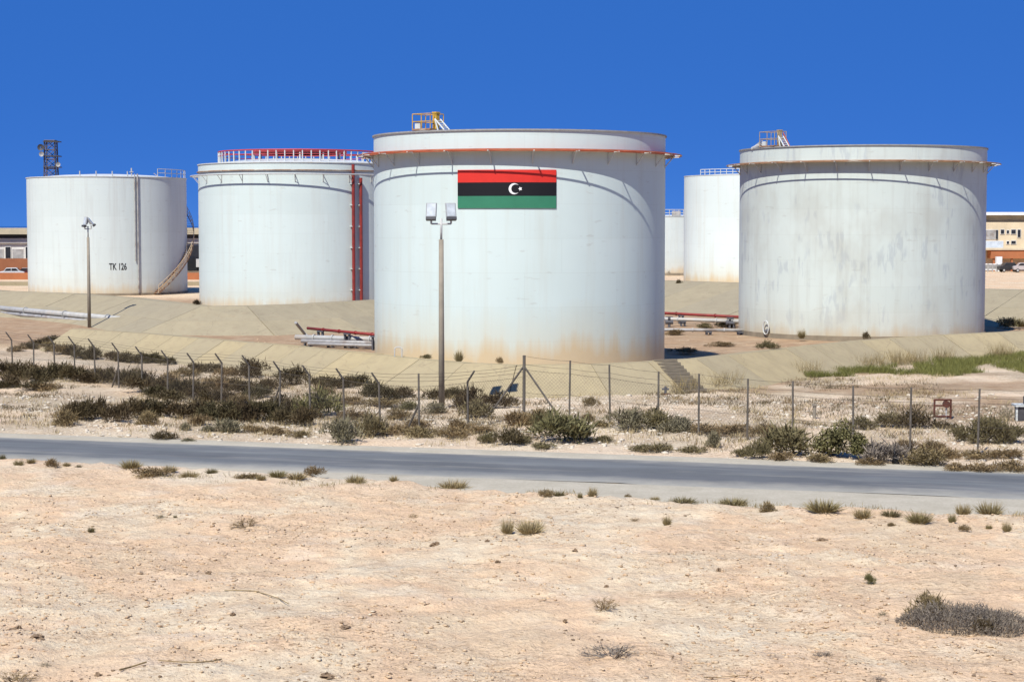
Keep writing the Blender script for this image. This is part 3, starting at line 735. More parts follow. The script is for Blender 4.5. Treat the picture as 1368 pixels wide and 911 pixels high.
# ------------------------------------------------------------------ buildings, tower, cars far behind
def wall_mat(name, c): return plain(name, c, 0.9, 0.15, 0.4, 0.15, grime=tuple(x*0.8 for x in c))
M['cream'] = wall_mat('cream_wall', (0.62, 0.52, 0.36)); M['bwhite'] = wall_mat('white_wall', (0.62, 0.60, 0.55))
M['tan'] = wall_mat('tan_wall', (0.46, 0.40, 0.28)); M['terra'] = wall_mat('terracotta', (0.40, 0.15, 0.065)); M['brick'] = wall_mat('brown_wall', (0.27, 0.11, 0.055))
M['roofw'] = wall_mat('white_roof', (0.78, 0.78, 0.76)); M['bluew'] = plain('pale_blue_glass', (0.5, 0.56, 0.62), 0.3, 0.2, 1.0, 0.5)
def bpart(name, mat, root, Yf, x0, x1, y0, y1, depth, proud=0.0, zmin=None):
    # box whose front face lies at distance Yf-proud and spans the surveyed outline
    o = root.location; a = DP(x0, y1, Yf-proud); b = DP(x1, y0, Yf-proud)
    z0 = a.z if zmin is None else zmin
    return MB().box(((a.x+b.x)/2-o.x, (Yf-proud)+depth/2-o.y, (z0+b.z)/2-o.z), (b.x-a.x, depth, b.z-z0)).build(name, mat, root)
def win(root, Yf, x0, x1, y0, y1, mat=None):
    f = bpart('window', M['bwhite'], root, Yf, x0-0.8, x1+0.8, y0-0.8, y1+0.8, 0.25, 0.12)
    o = root.location; a = DP(x0, y1, Yf-0.14); b = DP(x1, y0, Yf-0.14)
    MB().box(((a.x+b.x)/2-o.x, Yf-0.13-o.y, (a.z+b.z)/2-o.z), (b.x-a.x, 0.06, b.z-a.z)).build('pane', mat or M['glassdark'], f)
Yb = 365.0
br_ = thing('office_building', 'cream two storey building with white roof slab at the right edge', 'building', DP(1380, 362, Yb)); br_.location.z = 0.5
bpart('wall', M['cream'], br_, Yb, 1270, 1520, 297, 362, 14, 0, 0.4)
bpart('upper_storey', M['tan'], br_, Yb+1.2, 1262, 1520, 287.5, 297.2, 11)
bpart('roof', M['roofw'], br_, Yb, 1255, 1530, 283.6, 287.6, 15, 1.0)
for x0, x1, y0, y1 in ((1337, 1341.5, 307, 312.5), (1345, 1348, 308, 312), (1351, 1357, 307, 312.5), (1359.5, 1363.5, 307, 317), (1345, 1348, 322.5, 326), (1351, 1357, 322, 326), (1380, 1386, 307, 316), (1400, 1406, 307, 316)): win(br_, Yb, x0, x1, y0, y1)
win(br_, Yb, 1313, 1333, 307.5, 319.5, M['silverpipe']); 
for xx in (1316, 1332): bpart('shutter', M['glassdark'], br_, Yb, xx-1.3, xx+1.3, 307.5, 319.5, 0.1, 0.3)
win(br_, Yb, 1300, 1340, 322.5, 332, M['bluew'])
bpart('canopy', M['terra'], br_, Yb, 1324, 1500, 334, 345.5, 5, 3.0)
bpart('canopy_roof', M['cream'], br_, Yb, 1310, 1500, 331.5, 334.2, 5.4, 3.2)
for px in (1328, 1352, 1390, 1430): bpart('canopy_post', M['terra'], br_, Yb, px-1.2, px+1.2, 344, 362, 0.5, 2.8, 0.4)
bpart('porch_pillar', M['roofw'], br_, Yb, 1331, 1339, 343, 359, 0.9, 4.5, 0.4)
fn = thing('yard_fence', 'low white yard fence before the cream building', 'fence', DP(1325, 361, Yb-8)); fn.location.z = 0.45
for y0, y1 in ((352.3, 353.6), (359.6, 361)): bpart('rail', M['roofw'], fn, Yb-8, 1300, 1337, y0, y1, 0.1)
for k in range(7): bpart('fence_post', M['silverpipe'], fn, Yb-8, 1301+6*k, 1303+6*k, 352.5, 361.5, 0.15, 0.05, 0.3)
bpart('mesh_panel', plain('grey_mesh', (0.3, 0.29, 0.27), 0.8, 0.4, 2), fn, Yb-8, 1300, 1337, 353.6, 359.6, 0.04, -0.03)

Yl = 330.0
bl = thing('arcade_building', 'long pale building with flat roof and window bays behind the left tanks', 'building', DP(130, 374, Yl)); bl.location.z = 0.5
bpart('wall', M['bwhite'], bl, Yl, -120, 420, 318.5, 375, 16, 0, 0.4)
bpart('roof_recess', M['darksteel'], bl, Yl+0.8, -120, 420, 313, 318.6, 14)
bpart('roof', M['tan'], bl, Yl, -130, 430, 304.8, 313.2, 18, 1.6)
bpart('ledge', M['bwhite'], bl, Yl, -120, 420, 322.5, 325, 0.6, 0.5)
for k in range(-4, 14):
    x = 3+k*27.0
    if x > 395: continue
    win(bl, Yl, x+4.5, x+11, 330, 345); win(bl, Yl, x+13.8, x+29.5-2.0, 333, 345, M['silverpipe'])
bpart('doorway', M['glassdark'], bl, Yl, 247, 270, 328, 362, 0.3, 0.6)
bpart('door_frame', M['galv'], bl, Yl, 262, 269, 346, 357, 0.4, 1.0)
lw = thing('low_wall', 'low brown wall in front of the long pale building', 'wall', DP(130, 360, Yl-9)); lw.location.z = 0.4
bpart('wall_panel', M['brick'], lw, Yl-9, -120, 247, 345.5, 372, 0.5, 0, 0.2)
rw = thing('low_wall', 'low terracotta wall in front of the brown wall at left', 'wall', DP(130, 370, Yl-20)); rw.location.z = 0.4
bpart('wall_panel', M['terra'], rw, Yl-24, -120, 420, 364.5, 376, 0.5, 0, 0.2)
cw = thing('kerb_wall', 'pale concrete kerb wall at the foot of the left buildings', 'wall', DP(130, 380, Yl-60)); cw.location.z = 0.4
bpart('wall_panel', M['slab2'], cw, Yl-55, -120, 420, 376.5, 390, 0.6, 0, 0.2)

def car(label, loc, rz, paint, big=False):
    t = thing('parked_car', label, 'car', loc, rz, 'cars parked by the far buildings')
    h = 1.25 if big else 1.0
    prof = [(-2.15, .45), (-2.2, .8*h), (-1.95, .95*h), (-1.45, 1.0*h), (-0.95, 1.45*h), (0.75, 1.47*h), (1.35, 1.02*h), (2.05, .9*h), (2.2, .7*h), (2.2, .42)]
    b = MB().prism(prof, -0.86, 0.86); o = b.build('body', plain('car_paint', paint, 0.3, 0.08, 2, 0.5), t)
    mod = o.modifiers.new('bevel', 'BEVEL'); mod.width = 0.07; mod.segments = 2
    for s in (-1, 1):
        q = MB().prism([(-1.3, 1.03*h), (-0.9, 1.37*h), (-0.15, 1.39*h), (-0.15, 1.03*h)], s*0.865-0.01, s*0.865+0.01); q.build('window', M['glassdark'], t)
        q = MB().prism([(-0.05, 1.03*h), (-0.05, 1.39*h), (0.68, 1.39*h), (1.15, 1.03*h)], s*0.865-0.01, s*0.865+0.01); q.build('window', M['glassdark'], t)
        for x in (-1.35, 1.35):
            wq = MB().tube((x, s*0.70, 0.33), (x, s*0.90, 0.33), 0.34, n=16).build('wheel', M['tyre'], t)
            MB().tube((x, s*0.90, 0.33), (x, s*0.915, 0.33), 0.2, n=12).build('rim', M['galv'], wq)
    MB().quad((1.33, -.72, 1.08*h), (1.33, .72, 1.08*h), (0.82, .66, 1.44*h), (0.82, -.66, 1.44*h)).build('windscreen', M['glassdark'], t)
    return t
p = DP(17, 366, 314); car('silver car parked before the low brown wall at left', (p.x, 314, 0.4), 0.1, (0.5, 0.52, 0.53), True)
p = DP(38, 366, 315); car('dark maroon car partly hidden by the far left tank', (p.x, 315, 0.4), 0.05, (0.10, 0.025, 0.02), True)
p = DP(1348, 361, 356); car('dark car under the terracotta canopy of the cream building', (p.x, 356, 0.45), 0.1, (0.03, 0.03, 0.03), True)
p = DP(1368, 361, 354); car('pale grey car at the right edge before the cream building', (p.x, 354, 0.45), -0.1, (0.42, 0.38, 0.36), True)

# lattice mast
Ym = 300.0; pm = DP(68.5, 240, Ym)
mt = thing('lattice_mast', 'steel lattice mast with dishes rising behind the far left tank', 'mast', (pm.x, Ym, 0.4))
ztop = DP(68, 188, Ym).z-0.4; w0, w1 = 1.25, 0.85
legs = [(-1,-1),(1,-1),(1,1),(-1,1)]
def mw(z): return w0+(w1-w0)*z/ztop
for sx, sy in legs: MB().tube((sx*mw(0), sy*mw(0), 0), (sx*mw(ztop), sy*mw(ztop), ztop), 0.10, n=6).build('leg', M['darksteel'], mt)
lt = MB(); nb = 15
for k in range(nb):
    z0, z1 = ztop*k/nb, ztop*(k+1)/nb
    for i in range(4):
        a, b_ = legs[i], legs[(i+1) % 4]
        lt.tube((a[0]*mw(z0), a[1]*mw(z0), z0), (b_[0]*mw(z1), b_[1]*mw(z1), z1), 0.055, n=5)
        lt.tube((b_[0]*mw(z0), b_[1]*mw(z0), z0), (a[0]*mw(z1), a[1]*mw(z1), z1), 0.055, n=5)
        lt.tube((a[0]*mw(z1), a[1]*mw(z1), z1), (b_[0]*mw(z1), b_[1]*mw(z1), z1), 0.07, n=5)
lt.build('bracing', plain('mast_grey', (0.13, 0.12, 0.14), 0.7, 0.3, 0.6, grime=(0.2, 0.1, 0.1)), mt)
for z in (ztop-0.2, ztop-2.6, ztop-4.4): MB().box((0.25, 0, z), (2.5, 2.4, 0.16)).build('platform', M['darksteel'], mt)
for x, y, z, r in ((-1.3, -1.3, ztop-1.2, 0.55), (-1.2, -1.3, ztop-2.3, 0.42), (1.5, -1.2, ztop-4.0, 0.4)):
    d = MB(); prof = [(r*s_/4, 0.35*r*(s_/4)**2) for s_ in range(1, 5)]
    d.lathe(prof, 14); d.v = [(x+a, y-c_, z+b_) for a, b_, c_ in d.v]
    d.tube((x, y, z), (x*0.8, y*0.7, z), 0.08); d.build('dish', M['darksteel'] if z > ztop-2 else M['greysteel'], mt)

# ------------------------------------------------------------------ fences
ORD = ['first','second','third','fourth','fifth','sixth','seventh','eighth','ninth','tenth','eleventh','twelfth','thirteenth','fourteenth','fifteenth','sixteenth','seventeenth','eighteenth','nineteenth','twentieth','twenty-first','twenty-second','twenty-third','twenty-fourth','twenty-fifth','twenty-sixth','twenty-seventh','twenty-eighth','twenty-ninth','thirtieth']
while len(ORD) < 80: ORD.append('thirty-'+ORD[len(ORD)-30] if len(ORD) < 40 else ('forty-'+ORD[len(ORD)-40] if 40 < len(ORD) < 50 else 'number %d' % (len(ORD)+1)))
LX = [-48, -18, 15, 43, 71, 98, 125, 157, 188, 222, 256, 294, 332, 372, 413, 459, 507]
A_, B_ = Vector((-32.5, 116.5)), Vector((-4.6, 81.8))
def on_line(px, a, b):
    k = (px-684)/FPX; d = b-a       # a.x+t d.x = k (a.y+t d.y)
    t = (k*a.y-a.x)/(d.x-k*d.y); return a+d*t
leftp = [on_line(px, A_, B_) for px in LX] + [Vector((-4.25, 81.8)), Vector((-2.06, 83.6)), Vector((0.58, 87.2))]
rightp = [Vector((0.58, 87.2)), Vector((2.77, 86.6)), Vector((4.68, 85.3)), Vector((6.8, 83.2)), Vector((8.5, 81.4)), Vector((10.45, 79.4)), Vector((12.2, 77.6)), Vector((14.6, 76.4)), Vector((16.8, 75.4)), Vector((19.5, 74.8)), Vector((22.3, 74.0)), Vector((25, 73.2))]
NOUT = Vector((-0.77, -0.63))
def fence(label, pts, H, arms, braced=(), skip_first=False):
    b0 = pts[0]; t = thing('wire_fence', label, 'fence', (b0.x, b0.y, 0)); o = Vector((b0.x, b0.y, 0))
    tops = []; rnd = random.Random(5); proto = None
    for i, p in enumerate(pts):
        g = gz(p.x, p.y); lean = Vector((rnd.uniform(-.05, .05), rnd.uniform(-.05, .05), 0))
        base = Vector((p.x, p.y, g-0.3))-o; big = i in braced
        hh = (3.05 if big else H)+rnd.uniform(-.08, .08)
        arm = arms and i < len(pts)-3
        if arm or (arms and i == len(pts)-2):
            elb = Vector((p.x, p.y, g+hh*0.80))-o+lean; sgn = 1 if arm else -1
            tip = elb+Vector((-0.33*sgn, -0.16, 0.50))
            mb = MB().tube(base, elb, 0.052, 0.047, 8).tube(elb-Vector((0,0,0.03)), tip, 0.05, 0.042, 8)
            tops.append((elb, tip))
        else:
            elb = Vector((p.x, p.y, g+hh*0.80))-o+lean*.8; tip = Vector((p.x, p.y, g+hh))-o+lean
            mb = MB().tube(base, tip, 0.075 if big else 0.048, 0.075 if big else 0.044, 8); tops.append((elb, tip))
        if not (arms and i == len(pts)-1): mb.build('post', M['postgrey'], t)
        if big or (arms and i in (7, 13, 17)):
            for nb_ in ((i-1), (i+1)):
                if nb_ < 0:
                    d = Vector((-0.62, 0.2, 0)).normalized()
                elif nb_ >= len(pts): d = Vector((0.7, -0.1, 0)).normalized()
                else: d = Vector((pts[nb_].x-p.x, pts[nb_].y-p.y, 0)).normalized()
                if not big and nb_ > i: continue
                f = base+d*(1.9 if big else 0.9)+Vector((0,0,0.25)); MB().tube(f, base+Vector((0,0,hh*(0.93 if big else 0.6))), 0.05, n=6).build('brace', M['postgrey'], t)
    # wires
    strands = [('arm', 0.33), ('arm', 0.66), ('arm', 0.97)] if arms else [('arm', 0.95), ('arm', 0.3)]
    strands += [('post', 0.03), ('post', 0.5), ('post', 0.97)]
    for kind, k in strands:
        mb = MB(); prev = None
        for i, (elb, tip) in enumerate(tops):
            g = gz(pts[i].x, pts[i].y)
            q = elb.lerp(tip, k) if kind == 'arm' else Vector((elb.x, elb.y, g+0.08+(elb.z-g-0.08)*k))
            if prev is not None:
                n = 5; last = prev
                for s in range(1, n+1):
                    u = s/n; r = prev.lerp(q, u)-Vector((0, 0, 0.16*u*(1-u)))
                    mb.tube(last, r, 0.008, n=3, caps=False); last = r
            prev = q
        mb.build('wire_strand', M['wire'], t)
    mesh = MB(); stp = 0.19
    for i in range(len(pts)-1):
        a, b = pts[i], pts[i+1]; L = (b-a).length; n = int(L/stp)
        za, zb = gz(a.x, a.y), gz(b.x, b.y); ha, hb = tops[i][0].z-za, tops[i+1][0].z-zb
        if L > 12: continue
        def q(u, w_):
            u = max(0, min(1, u)); pp = a.lerp(b, u)
            return Vector((pp.x, pp.y, za+(zb-za)*u+0.06+((ha+(hb-ha)*u)-0.1)*w_))-o
        hm = (ha+hb)/2
        for k in range(-int(hm/stp), n):
            for s in (0, 1):
                u0, u1 = k*stp/L, (k*stp+hm)/L
                w0_, w1_ = 0.0, 1.0
                if u0 < 0: w0_ = -u0/(u1-u0)
                if u1 > 1: w1_ = (1-u0)/(u1-u0)
                if w1_ <= w0_: continue
                e0, e1 = u0+(u1-u0)*w0_, u0+(u1-u0)*w1_
                p0, p1 = (q(e0, w0_), q(e1, w1_)) if s == 0 else (q(e0, 1-w0_), q(e1, 1-w1_))
                mesh.tube(p0, p1, 0.0032, n=3, caps=False)
    tag(mesh.build('chain_link_mesh', M['wire'], t), kind='stuff')
    return t
fence('left wire fence of posts with bent arms running toward the far left', leftp, 2.72, True)
fence('right wire fence of straight posts running from the braced corner post', rightp, 2.78, False, braced=(0,), skip_first=False)

# ------------------------------------------------------------------ plants
def leafmat(name, cols, var=0.35):
    m = NM(name, 0.85, 0.12); oi = m.n('ShaderNodeObjectInfo'); v = m.coord()
    f = m.noise(3.0, 4, 0.7, v)
    a = m.ramp(oi.outputs['Random'], [(i/(max(1, len(cols)-1)), c) for i, c in enumerate(cols)])
    b = m.mix(m.ramp(f, [(0.35, 0.0), (0.65, 1.0)]), a, m.mix(1.0, a, (1+var, 1+var*0.9, 1+var*0.6), 'MULTIPLY'))
    b = m.mix(m.ramp(m.noise(14, 3, 0.7, v), [(0.35, 0.45), (0.55, 0.0)]), b, m.mix(1.0, b, (0.5, 0.46, 0.42), 'MULTIPLY'))
    m.col(b)
    return m.m
LM = {
 'dark': leafmat('heath_dark', [(0.055, 0.040, 0.023), (0.075, 0.056, 0.030), (0.062, 0.054, 0.028), (0.095, 0.070, 0.040)], 0.5),
 'brown': leafmat('heath_brown', [(0.15, 0.108, 0.058), (0.19, 0.138, 0.075), (0.16, 0.125, 0.065)], 0.5),
 'olive': leafmat('bush_olive', [(0.115, 0.098, 0.050), (0.13, 0.112, 0.058), (0.15, 0.124, 0.068)], 0.45),
 'green': leafmat('bush_green', [(0.105, 0.100, 0.042), (0.12, 0.112, 0.05), (0.112, 0.105, 0.052)], 0.5),
 'greygreen': leafmat('bush_grey_green', [(0.15, 0.135, 0.085), (0.17, 0.152, 0.10), (0.14, 0.128, 0.085)], 0.4),
 'grey': leafmat('twigs_grey', [(0.15, 0.125, 0.105), (0.18, 0.155, 0.13), (0.135, 0.115, 0.095)], 0.45),
 'dry': leafmat('grass_dry', [(0.33, 0.265, 0.145), (0.38, 0.31, 0.18), (0.27, 0.22, 0.12)], 0.35),
 'tuft': leafmat('grass_tuft', [(0.21, 0.17, 0.085), (0.26, 0.205, 0.11), (0.17, 0.145, 0.07)], 0.4),
 'reed': leafmat('grass_green', [(0.105, 0.112, 0.036), (0.118, 0.12, 0.042)], 0.8)}
def blades_mesh(P0, P1, W, name):
    # tapered flat blades from P0 to P1 (n,3) of base width W (n): a kite of two triangles each, turned at random about its axis
    n = len(P0); d = P1-P0; rnd = np.random.normal(size=(n, 3)); s = np.cross(d, rnd); s /= np.linalg.norm(s, axis=1)[:, None]+1e-9
    Mx = P0+d*0.45; hw_ = (W/2)[:, None]
    V = np.stack([P0, Mx+s*hw_, P1, Mx-s*hw_], 1).reshape(-1, 3)
    F = np.arange(n*4).reshape(-1, 4)
    me = bpy.data.meshes.new(name)
    me.vertices.add(len(V)); me.vertices.foreach_set('co', V.astype(np.float32).ravel())
    me.loops.add(F.size); me.loops.foreach_set('vertex_index', F.ravel().astype(np.int32))
    me.polygons.add(n); me.polygons.foreach_set('loop_start', np.arange(0, F.size, 4, dtype=np.int32)); me.polygons.foreach_set('loop_total', np.full(n, 4, np.int32))
    me.update(); return me
def bush_proto(kind, seed, n):
    # unit bush: about 1 wide (radius .5), 1 high
    rs = np.random.RandomState(seed); np.random.seed(seed+100)
    k = 9 if kind != 'twig' else 5
    ca_ = rs.uniform(0, 2*np.pi, k); cr = rs.uniform(0.05, 0.36, k); lobes = np.stack([cr*np.cos(ca_), cr*np.sin(ca_), rs.uniform(0.04, 0.46, k)*(1.1-cr)], 1)
    lr = rs.uniform(0.13, 0.26, k)
    if kind == 'dome':
        w_ = lr**2; pick = rs.choice(k, n, p=w_/w_.sum())
        dirv = rs.normal(size=(n, 3)); dirv[:, 2] = np.abs(dirv[:, 2])*1.1-0.25; dirv /= np.linalg.norm(dirv, axis=1)[:, None]
        rad = lr[pick]*(rs.uniform(0.25, 1, n)**0.5)
        p = lobes[pick]+dirv*rad[:, None]*np.array([1, 1, 1.5]); p[:, 2] = np.clip(p[:, 2], 0.0, 2)
        ln_ = rs.uniform(0.03, 0.09, n)*np.where(rs.rand(n) < 0.22, rs.uniform(1.8, 3.8, n), 1)
        out = dirv*0.7+rs.normal(size=(n, 3))*0.45+np.array([0, 0, 0.55]); out /= np.linalg.norm(out, axis=1)[:, None]
        me = blades_mesh(p, p+out*ln_[:, None]*np.array([1, 1, 1.5]), rs.uniform(0.012, 0.036, n), 'bush')
    elif kind == 'leafy':
        w_ = lr**2; pick = rs.choice(k, n, p=w_/w_.sum())
        dirv = rs.normal(size=(n, 3)); dirv[:, 2] = np.abs(dirv[:, 2]); dirv /= np.linalg.norm(dirv, axis=1)[:, None]
        p = lobes[pick]+dirv*(lr[pick]*rs.uniform(0.3, 1.15, n))[:, None]*np.array([1, 1, 1.6])
        out = rs.normal(size=(n, 3)); out /= np.linalg.norm(out, axis=1)[:, None]
        me = blades_mesh(p, p+out*rs.uniform(0.03, 0.07, n)[:, None], rs.uniform(0.025, 0.05, n), 'bush')
    elif kind == 'tuft':
        a = rs.uniform(0, 2*np.pi, n); r0 = 0.18*np.sqrt(rs.rand(n)); p = np.stack([r0*np.cos(a), r0*np.sin(a), np.zeros(n)], 1)
        ti = rs.uniform(0.05, 1.15, n); a2 = a+rs.normal(size=n)*0.5; L = rs.uniform(0.4, 1.05, n)
        q = p+np.stack([np.sin(ti)*np.cos(a2)*0.5*L, np.sin(ti)*np.sin(a2)*0.5*L, np.cos(ti)*L], 1)
        me = blades_mesh(p, q, rs.uniform(0.012, 0.026, n), 'tuft')
    else:  # twig: branching sticks
        P0, P1, W = [], [], []
        def br(p, d, L, w_, lev):
            q = p+d*L; P0.append(p); P1.append(q); W.append(w_)
            if lev == 0: return
            for _ in range(rs.randint(2, 5)):
                d2 = d+rs.normal(size=3)*0.6; d2[2] = d2[2]*0.6+0.12; d2 /= np.linalg.norm(d2)
                br(p+d*L*rs.uniform(0.45, 1), d2, L*rs.uniform(0.45, 0.75), w_*0.65, lev-1)
        for _ in range(n):
            a = rs.uniform(0, 2*np.pi); t_ = rs.uniform(0.15, 1.35)
            br(np.array([0.06*np.cos(a), 0.06*np.sin(a), 0.0]), np.array([np.sin(t_)*np.cos(a), np.sin(t_)*np.sin(a), np.cos(t_)]), 0.27, 0.03, 3)
        me = blades_mesh(np.array(P0), np.array(P1), np.array(W), 'twigs')
    return me
PROTO = {'dome': [bush_proto('dome', 10+i, 1900) for i in range(8)], 'leafy': [bush_proto('leafy', 30+i, 2200) for i in range(3)],
         'tuft': [bush_proto('tuft', 50+i, 420) for i in range(5)], 'twig': [bush_proto('twig', 70+i, 20) for i in range(4)]}
_cache = {}
def slope_z(px, py):
    best = (9, 0)
    for k in range(0, 81):
        z = 1.6*k/80; p = G(px, py, z); q = Vector((p.x, p.y)); dmin = 1e9
        for a, b in zip(crest[:-1], crest[1:]):
            a2 = Vector((a.x, a.y)); d = Vector((b.x, b.y))-a2; u = max(0, min(1, (q-a2).dot(d)/d.dot(d))); dmin = min(dmin, (q-a2-d*u).length)
        e = abs(1.6-1.72*dmin/3.3-z)
        if e < best[0]: best = (e, z)
    return best[1]
def plant(name, shape, colr, px, py, wpx, hpx, label, cat, group, z=None, rnd=random.Random(3)):
    i = rnd.randrange(len(PROTO[shape])); key = (shape, i, colr)
    if key not in _cache:
        mm = PROTO[shape][i].copy(); mm.materials.append(LM[colr]); _cache[key] = mm
    p = G(px, py, 0.05 if z is None else z); zz = gz(p.x, p.y) if z is None else z
    if z is None: p = G(px, py, zz); zz = gz(p.x, p.y)
    sc = FPX/p.y
    o = bpy.data.objects.new(name, _cache[key]); C.objects.link(o); o.location = (p.x, p.y, zz-0.02)
    wd = wpx/sc; kk = (1.36, 1.25) if shape in ('dome', 'leafy') else (1.25, 1.15) if shape == 'tuft' else (1.35, 1.5)
    o.scale = (wd*kk[0], wd*kk[0]*rnd.uniform(0.85, 1.1), hpx/sc*kk[1]); o.rotation_euler = (0, 0, rnd.uniform(0, 6.28))
    return tag(o, label, cat, group)

# --- bushes between the road and the embankment: x, base y, width, height in the survey picture, colour, shape
B = []
def add(s, colr, shape='dome'):
    for q in s.split(';'):
        a = [float(v) for v in q.split(',')]; B.append((a[0], a[1], a[2], a[3], colr, shape))
add('38,461,24,9;56,459,26,9;72,456,24,9;98,473,24,14;112,478,27,18;128,480,27,17;150,481,28,14;168,484,28,16;188,485,28,15;206,485,26,14;222,487,22,12;265,497,28,15;284,498,26,14', 'dark')  # first three bushes are added in place of a dark patch on the embankment side
add('66,470,24,14;81,473,24,17', 'brown')
add('6,500,36,24;30,507,38,25;52,509,36,23;76,507,38,25;99,509,38,25;18,514,34,16', 'dark')
add('150,511,36,25;171,513,36,27;240,529,38,29;305,521,34,21;325,526,36,22;195,523,38,27;262,531,38,25', 'dark')
add('220,521,36,24;285,523,36,23;60,520,40,12', 'brown')
add('98,560,34,25;116,561,36,31;132,557,26,25;158,563,32,27;176,559,36,29;199,557,38,25;220,557,38,25;240,559,36,25;262,559,38,29;285,561,38,25;308,561,38,27;331,563,38,27;221,588,29,14', 'dark')
add('84,569,30,23;202,567,34,17;266,567,32,15', 'brown')
add('305,576,38,17;250,575,18,10;276,576,20,8;253,591,18,7', 'greygreen', 'dome')
add('336,506,36,27;392,514,40,27;431,517,32,17;452,519,36,19;475,516,32,19;495,531,32,21;516,532,32,21;538,531,30,17;586,533,32,15;609,531,30,15', 'dark')
add('316,559,38,31;341,561,40,31;366,563,38,27;386,567,38,27;409,569,36,27', 'dark')
add('428,556,54,42;546,548,24,13', 'green'); add('457,591,48,37;579,552,28,17', 'greygreen'); add('500,583,48,36', 'olive')
add('470,541,28,12;511,545,42,12;530,580,42,13;561,584,42,15;601,586,46,15', 'brown')
add('632,553,44,36;605,531,26,11;666,546,36,23;683,594,34,25', 'dark'); add('641,556,40,28;652,593,26,18', 'olive')
add('690,566,42,23;716,567,38,23;802,569,30,9', 'brown'); add('750,591,70,44;776,589,36,27', 'green'); add('735,572,40,26', 'olive')
add('789,542,21,14;784,562,18,15', 'brown'); add('840,572,48,29;905,577,42,22', 'greygreen'); add('876,573,42,30', 'olive')
add('856,603,28,12;882,603,38,14;926,605,30,12', 'olive'); add('908,576,26,22;956,597,25,21', 'greygreen'); add('1012,614,30,27;992,608,26,12', 'olive')
add('1060,607,70,44', 'olive'); add('1115,611,54,52;1143,613,46,42', 'green', 'leafy'); add('1187,617,56,32', 'grey', 'dome'); add('1232,623,60,25', 'brown')
add('1147,573,36,21;1191,571,36,23', 'olive'); add('1220,573,44,30;1262,572,30,12', 'dark'); add('1305,592,42,35;1331,592,42,40;1282,588,30,20', 'olive'); add('1346,562,22,40', 'greygreen', 'twig')
add('1276,629,34,14;1311,631,38,14;1352,631,40,18', 'brown')
add('8,520,30,9;44,519,34,11;118,512,30,16;134,506,28,16;184,516,30,20;208,530,32,16;228,537,34,16;280,537,34,16;300,535,34,18;345,532,34,20;362,520,30,16;352,549,34,18;378,545,34,20;398,550,30,16', 'dark')
add('24,470,26,10;48,496,28,10;85,496,30,10;245,503,30,14;305,503,28,14;318,540,30,14;340,577,34,12;372,580,34,11;402,584,30,10;432,527,28,12;470,560,34,14;530,560,34,14;555,570,30,12;615,574,34,14;640,578,34,12', 'brown')
add('940,578,44,13;978,579,44,12;1016,579,40,13;1050,580,40,12;1045,616,30,14;1092,618,36,14;1165,622,34,13;1250,600,34,14;1210,600,36,14;1268,612,36,14;1340,612,44,16;1300,612,40,14', 'brown')
add('700,592,30,12;722,600,30,10;805,590,28,9;1130,588,36,16;1352,592,36,28', 'olive')
posts_px = LX[2:] + [560, 625, 700, 760, 815, 880, 936, 1000, 1063, 1143, 1220, 1310]
allp = leftp[2:]+rightp[1:10]
fx = [p.x for p in allp]; fy = [p.y for p in allp]
CW = {'dark': 'dark heath bush', 'brown': 'brown heath bush', 'olive': 'olive scrub bush', 'green': 'green scrub bush', 'greygreen': 'grey-green scrub bush', 'grey': 'grey leafless bush'}
rows = {}
for bdef in B:
    p = G(bdef[0], bdef[1]); i = min(range(len(posts_px)), key=lambda k: abs(posts_px[k]-bdef[0]))
    dy = p.y-np.interp(p.x, fx, fy)
    row = 'far behind' if dy > 9 else 'close behind' if dy > 0.5 else 'in front of' if dy > -7 else 'well in front of'
    rows.setdefault((CW[bdef[4]], row, i), []).append(bdef)
NW = ['', 'one', 'two', 'three', 'four', 'five', 'six']
for (cw_, row, i), lst in rows.items():
    lst.sort(key=lambda b_: b_[0])
    for k, bd in enumerate(lst):
        lab = '%s %s the %s fence post from the left' % (cw_, row, ORD[i])
        if len(lst) > 1: lab += ', ' + (('left' if k == 0 else 'right')+'most there' if k in (0, len(lst)-1) else 'middle one there' if len(lst) == 3 else ORD[k]+' there')
        plant('scrub_bush', bd[5], bd[4], bd[0], bd[1], bd[2], bd[3], lab, 'bush', 'scrub bushes along the fence')

# --- tufts on the near road edge, counted from the left
T = '3,614,12,9;25,620,16,10;42,621,16,7;69,625,17,13;89,623,14,6;105,625,9,5;175,630,34,12;201,632,44,15;226,630,26,10;253,638,30,10;283,631,18,8;330,638,32,10;349,642,16,8;371,639,28,10;396,639,32,10;419,637,26,14;475,645,30,12;526,647,16,8;606,652,46,14;728,665,22,12;747,664,22,8;775,665,9,9;792,665,17,14;839,665,7,7;875,668,16,8;914,672,44,10;980,674,46,12;1028,684,22,14;1100,684,54,18;1152,690,28,16;1190,690,30,10;1228,700,38,16;1272,700,13,14;1287,686,24,16;1322,687,40,20;1288,711,13,10;1321,706,11,8;1345,712,15,14;1190,702,11,7'
T = sorted([[float(v) for v in q.split(',')] for q in T.split(';')])
for k, (x, y, w_, h_) in enumerate(T):
    dk = k % 3 == 0 or w_ < 15
    shp = 'dome' if k % 4 == 3 else 'tuft'
    cl = 'brown' if shp == 'dome' else ('olive' if k % 5 == 0 else 'tuft')
    plant('grass_tuft', shp, cl, x, y, w_*1.0, h_*1.0, 'scrubby tuft at the near road edge, %s from the left' % ORD[k], 'grass tuft', 'tufts along the near road edge')
